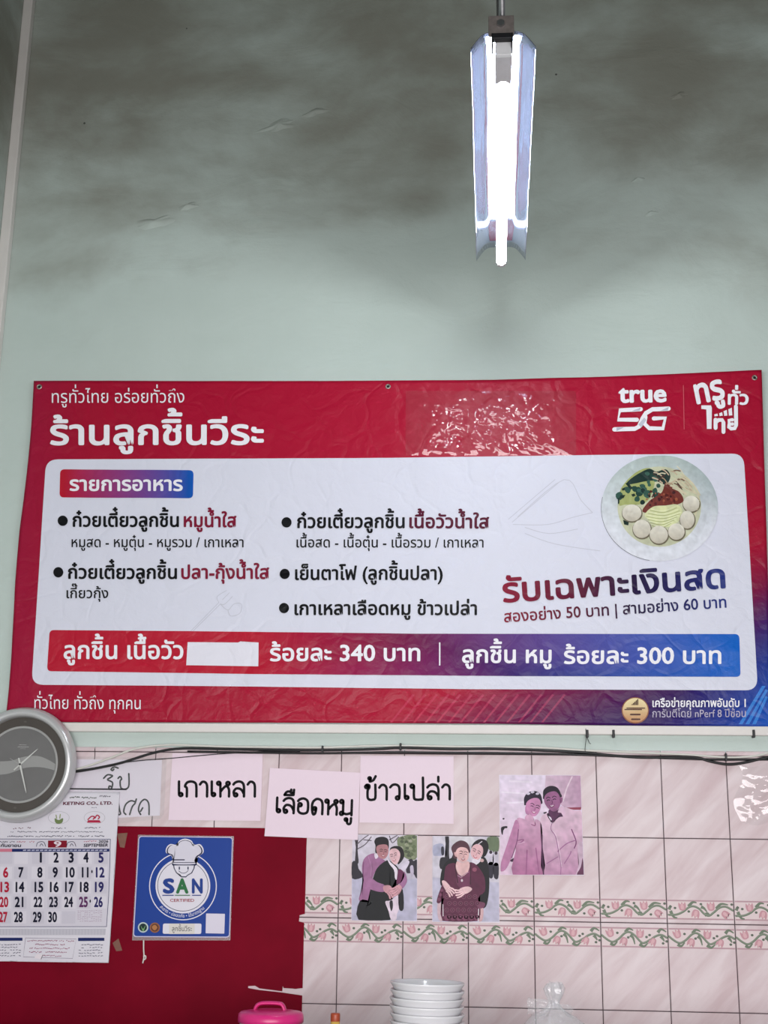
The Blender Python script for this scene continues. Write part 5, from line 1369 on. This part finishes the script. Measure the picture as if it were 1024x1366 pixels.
# crumpled clear film stuck to the tiles at the right edge
bm = bmesh.new(); gr = []; NX = NZ = 44
for j in range(NZ+1):
    row = []
    for i in range(NX+1):
        u, v = i/NX, j/NZ; x = 984+110*u+6*math.sin(v*7); y = 1018+78*v+5*math.sin(u*9)
        w = unproj(x, y, -TILE_Y); e = min(1, 5*min(u, 1-u), 5*min(v, 1-v))
        w.y -= 0.0008+e*(0.006+0.007*noise.noise(Vector((w.x*30+w.z*20, 0, w.z*38-w.x*10)))+0.003*noise.noise(w*90)); row.append(bm.verts.new(w))
    gr.append(row)
for j in range(NZ):
    for i in range(NX): bm.faces.new((gr[j][i], gr[j+1][i], gr[j+1][i+1], gr[j][i+1])).smooth = True
tag(obj('clear_film', bm, MAT['film']), 'shiny crumpled clear film stuck on the tiles at the right edge', 'plastic film')

# ------------------------------------------------------------------ counter and what stands on it
CT = 0.88
bm = bmesh.new(); box(bm, -1.2, 2.2, -0.85, -0.12, CT-0.035, CT, 0.004)
cnt = thing('serving_counter', 'steel topped serving counter in front of the tiled wall', 'counter', (0.5, -0.485, 0))
obj('worktop', bm, MAT['counter'], cnt)
for x in (-1.14, 2.14):
    for y in (-0.8, -0.17):
        bm = bmesh.new(); box(bm, x-0.02, x+0.02, y-0.02, y+0.02, 0.0, CT-0.034, 0.002); obj('leg', bm, MAT['steel'], cnt)

# stack of bowls
YB = -0.6
bc = unproj(569, 1310.3, YB)
R0 = 0.5*(unproj(618.8, 1310, YB).x-unproj(519.3, 1310, YB).x)
pitch = 0.0196
NB = 8
H = 0.052
top_z = bc.z; base_top = top_z-H
bm = bmesh.new()
k = R0
lathe(bm, [(0.0, 0.007), (0.45*k, 0.008), (0.60*k, 0.013), (0.76*k, 0.028), (0.90*k, 0.046), (0.965*k, H), (0.99*k, H+0.0012), (1.0*k, H), (0.985*k, H-0.004), (0.93*k, 0.040), (0.80*k, 0.020), (0.68*k, 0.008), (0.56*k, 0.004), (0.54*k, 0.0), (0.50*k, 0.0), (0.49*k, 0.005), (0.0, 0.005)], (0, 0, 0), 'Z', 72)
# number of bowls is what the height allows: the lowest stands on the counter
nb = int(round((base_top-CT)/pitch))+1
pitch = (base_top-CT)/(nb-1)
ORD = ['topmost', 'second from the top', 'third from the top', 'fourth from the top', 'fifth from the top', 'sixth from the top', 'seventh from the top', 'eighth from the top', 'ninth from the top']
first = None
random.seed(2)
for i in range(nb):
    if first is None:
        b = obj('bowl', bm, MAT['porcelain']); first = b
    else:
        b = first.copy(); COL.objects.link(b)
    b.location = (bc.x+random.uniform(-0.001, 0.001), YB, CT+pitch*(nb-1-i))
    b.rotation_euler = (0, 0.018 if i < 7 else 0.0, 0)
    tag(b, 'white round bowl, %s of the stack before the tiles' % ORD[min(i, 8)] if i else 'white round bowl, topmost of the stack, its inside showing', 'bowl', 'stacked white bowls')

# white tub with pink lid and handle
YT = -0.6
tc_ = unproj(361, 1362, YT); RL = 0.5*(unproj(403.7, 1360, YT).x-unproj(317.6, 1360, YT).x)
tz = unproj(361, 1360, YT).z
root = thing('food_tub', 'round white tub with a bright pink lid and handle before the red sheet', 'container', (tc_.x, YT, CT))
bm = bmesh.new(); lathe(bm, [(0.0, CT), (RL*0.84, CT), (RL*0.9, CT+0.006), (RL*0.95, tz-0.004), (RL*0.985, tz-0.004), (RL*0.985, tz+0.003), (0.0, tz+0.003)], (tc_.x, YT, 0), 'Z', 56); obj('body', bm, MAT['tubwhite'], root)
bm = bmesh.new(); lathe(bm, [(RL*0.987, tz-0.006), (RL*1.0, tz-0.006), (RL*1.01, tz+0.002), (RL*0.995, tz+0.014), (RL*0.93, tz+0.019), (RL*0.55, tz+0.0235), (0.0, tz+0.0245)], (tc_.x, YT, 0), 'Z', 56)
lid = obj('lid', bm, MAT['pinklid'], root); lid['label'] = 'bright pink lid'
bm = bmesh.new(); hx = tc_.x-0.001
P = catmull([(hx-0.042, YT, tz+0.021), (hx-0.036, YT, tz+0.034), (hx-0.02, YT, tz+0.040), (hx+0.02, YT, tz+0.040), (hx+0.032, YT, tz+0.034), (hx+0.037, YT, tz+0.021)], 5)
tube(bm, P, 0.005, 10)
for v in bm.verts: v.co.y = YT+(v.co.y-YT)*2.4
obj('handle', bm, MAT['pinklid'], lid)

# sauce bottle
YS = -0.5
sc_ = unproj(447.3, 1351, YS); rr = 0.5*(unproj(453.5, 1355, YS).x-unproj(441, 1355, YS).x)
root = thing('sauce_bottle', 'small yellow sauce bottle with an orange-brown cap between pink tub and bowls', 'bottle', (sc_.x, YS, CT))
zt = sc_.z
bm = bmesh.new(); lathe(bm, [(0.0, CT), (0.024, CT), (0.026, CT+0.004), (0.026, zt-0.055), (0.022, zt-0.042), (0.0125, zt-0.030), (0.0122, zt-0.012), (0.0, zt-0.012)], (sc_.x, YS, 0), 'Z', 32); obj('body', bm, MAT['sauce'], root)
bm = bmesh.new(); lathe(bm, [(rr*0.98, zt-0.0215), (rr*1.02, zt-0.020), (rr*1.02, zt-0.005), (rr*0.94, zt-0.001), (0.0, zt)], (sc_.x, YS, 0), 'Z', 24); o = obj('cap', bm, MAT['cap'], root); o['label'] = 'orange-brown screw cap'

# clear plastic bag, knotted, standing on the counter
YP = -0.45
bg = unproj(740, 1366, YP); pz = lambda y: unproj(740, y, YP).z
bm = bmesh.new(); rng = 40; lev = 26
def crumple(p, s): return Vector((noise.noise(p*s), noise.noise(p*s+Vector((7, 3, 1))), noise.noise(p*s+Vector((1, 9, 4)))))
prof = [(CT, 0.02), (CT+0.002, 0.085), (CT+0.03, 0.098), (pz(1372), 0.085), (pz(1360), 0.062), (pz(1350), 0.036), (pz(1343), 0.016), (pz(1338), 0.012), (pz(1330), 0.018), (pz(1320), 0.024), (pz(1312), 0.016)]
zs = [prof[0][0]+(prof[-1][0]-prof[0][0])*k/lev for k in range(lev+1)]
rings = []
for z in zs:
    r = interp(prof, z); row = []
    for k in range(rng):
        a = 2*math.pi*k/rng
        fl = 1+0.28*math.sin(a*5+z*30)*(0.4 if z < pz(1355) else 1.0)
        p = Vector((bg.x+r*fl*math.cos(a), YP+0.8*r*fl*math.sin(a), z)); p += crumple(p, 28)*0.008*min(1, r/0.02); p.z = max(p.z, CT+0.0005); row.append(bm.verts.new(p))
    rings.append(row)
for a, b in zip(rings, rings[1:]):
    for k in range(rng): bm.faces.new((a[k], a[(k+1) % rng], b[(k+1) % rng], b[k])).smooth = True
root = thing('plastic_bag', 'crumpled clear plastic bag standing right of the bowl stack', 'bag', (bg.x, YP, CT))
obj('bag_body', bm, MAT['bag'], root)
def ear(tip, w0, w1, name):
    bm = bmesh.new(); c = unproj(741, 1342, YP); t = unproj(tip[0], tip[1], YP); d = t-c; n = Vector((-d.z, 0, d.x)).normalized(); rows = []
    for j in range(15):
        s = j/14; w = w0+(w1-w0)*s; row = []
        for i in range(9):
            q = (i/8-0.5)*2; p = c+d*s+n*(q*w); p.y += 0.012*math.sin(q*6+s*5)*(0.3+s)+0.004; p += crumple(p, 40)*0.007; row.append(bm.verts.new(p))
        rows.append(row)
    for a, b in zip(rows, rows[1:]):
        for k in range(8): bm.faces.new((a[k], a[k+1], b[k+1], b[k])).smooth = True
    obj(name, bm, MAT['bag'], root)
ear((704, 1342), 0.008, 0.022, 'bag_handle')
ear((742, 1311), 0.010, 0.018, 'bag_handle')
ear((763, 1348), 0.008, 0.012, 'bag_handle')

bpy.data.objects.remove(_to); bpy.data.curves.remove(_tc)
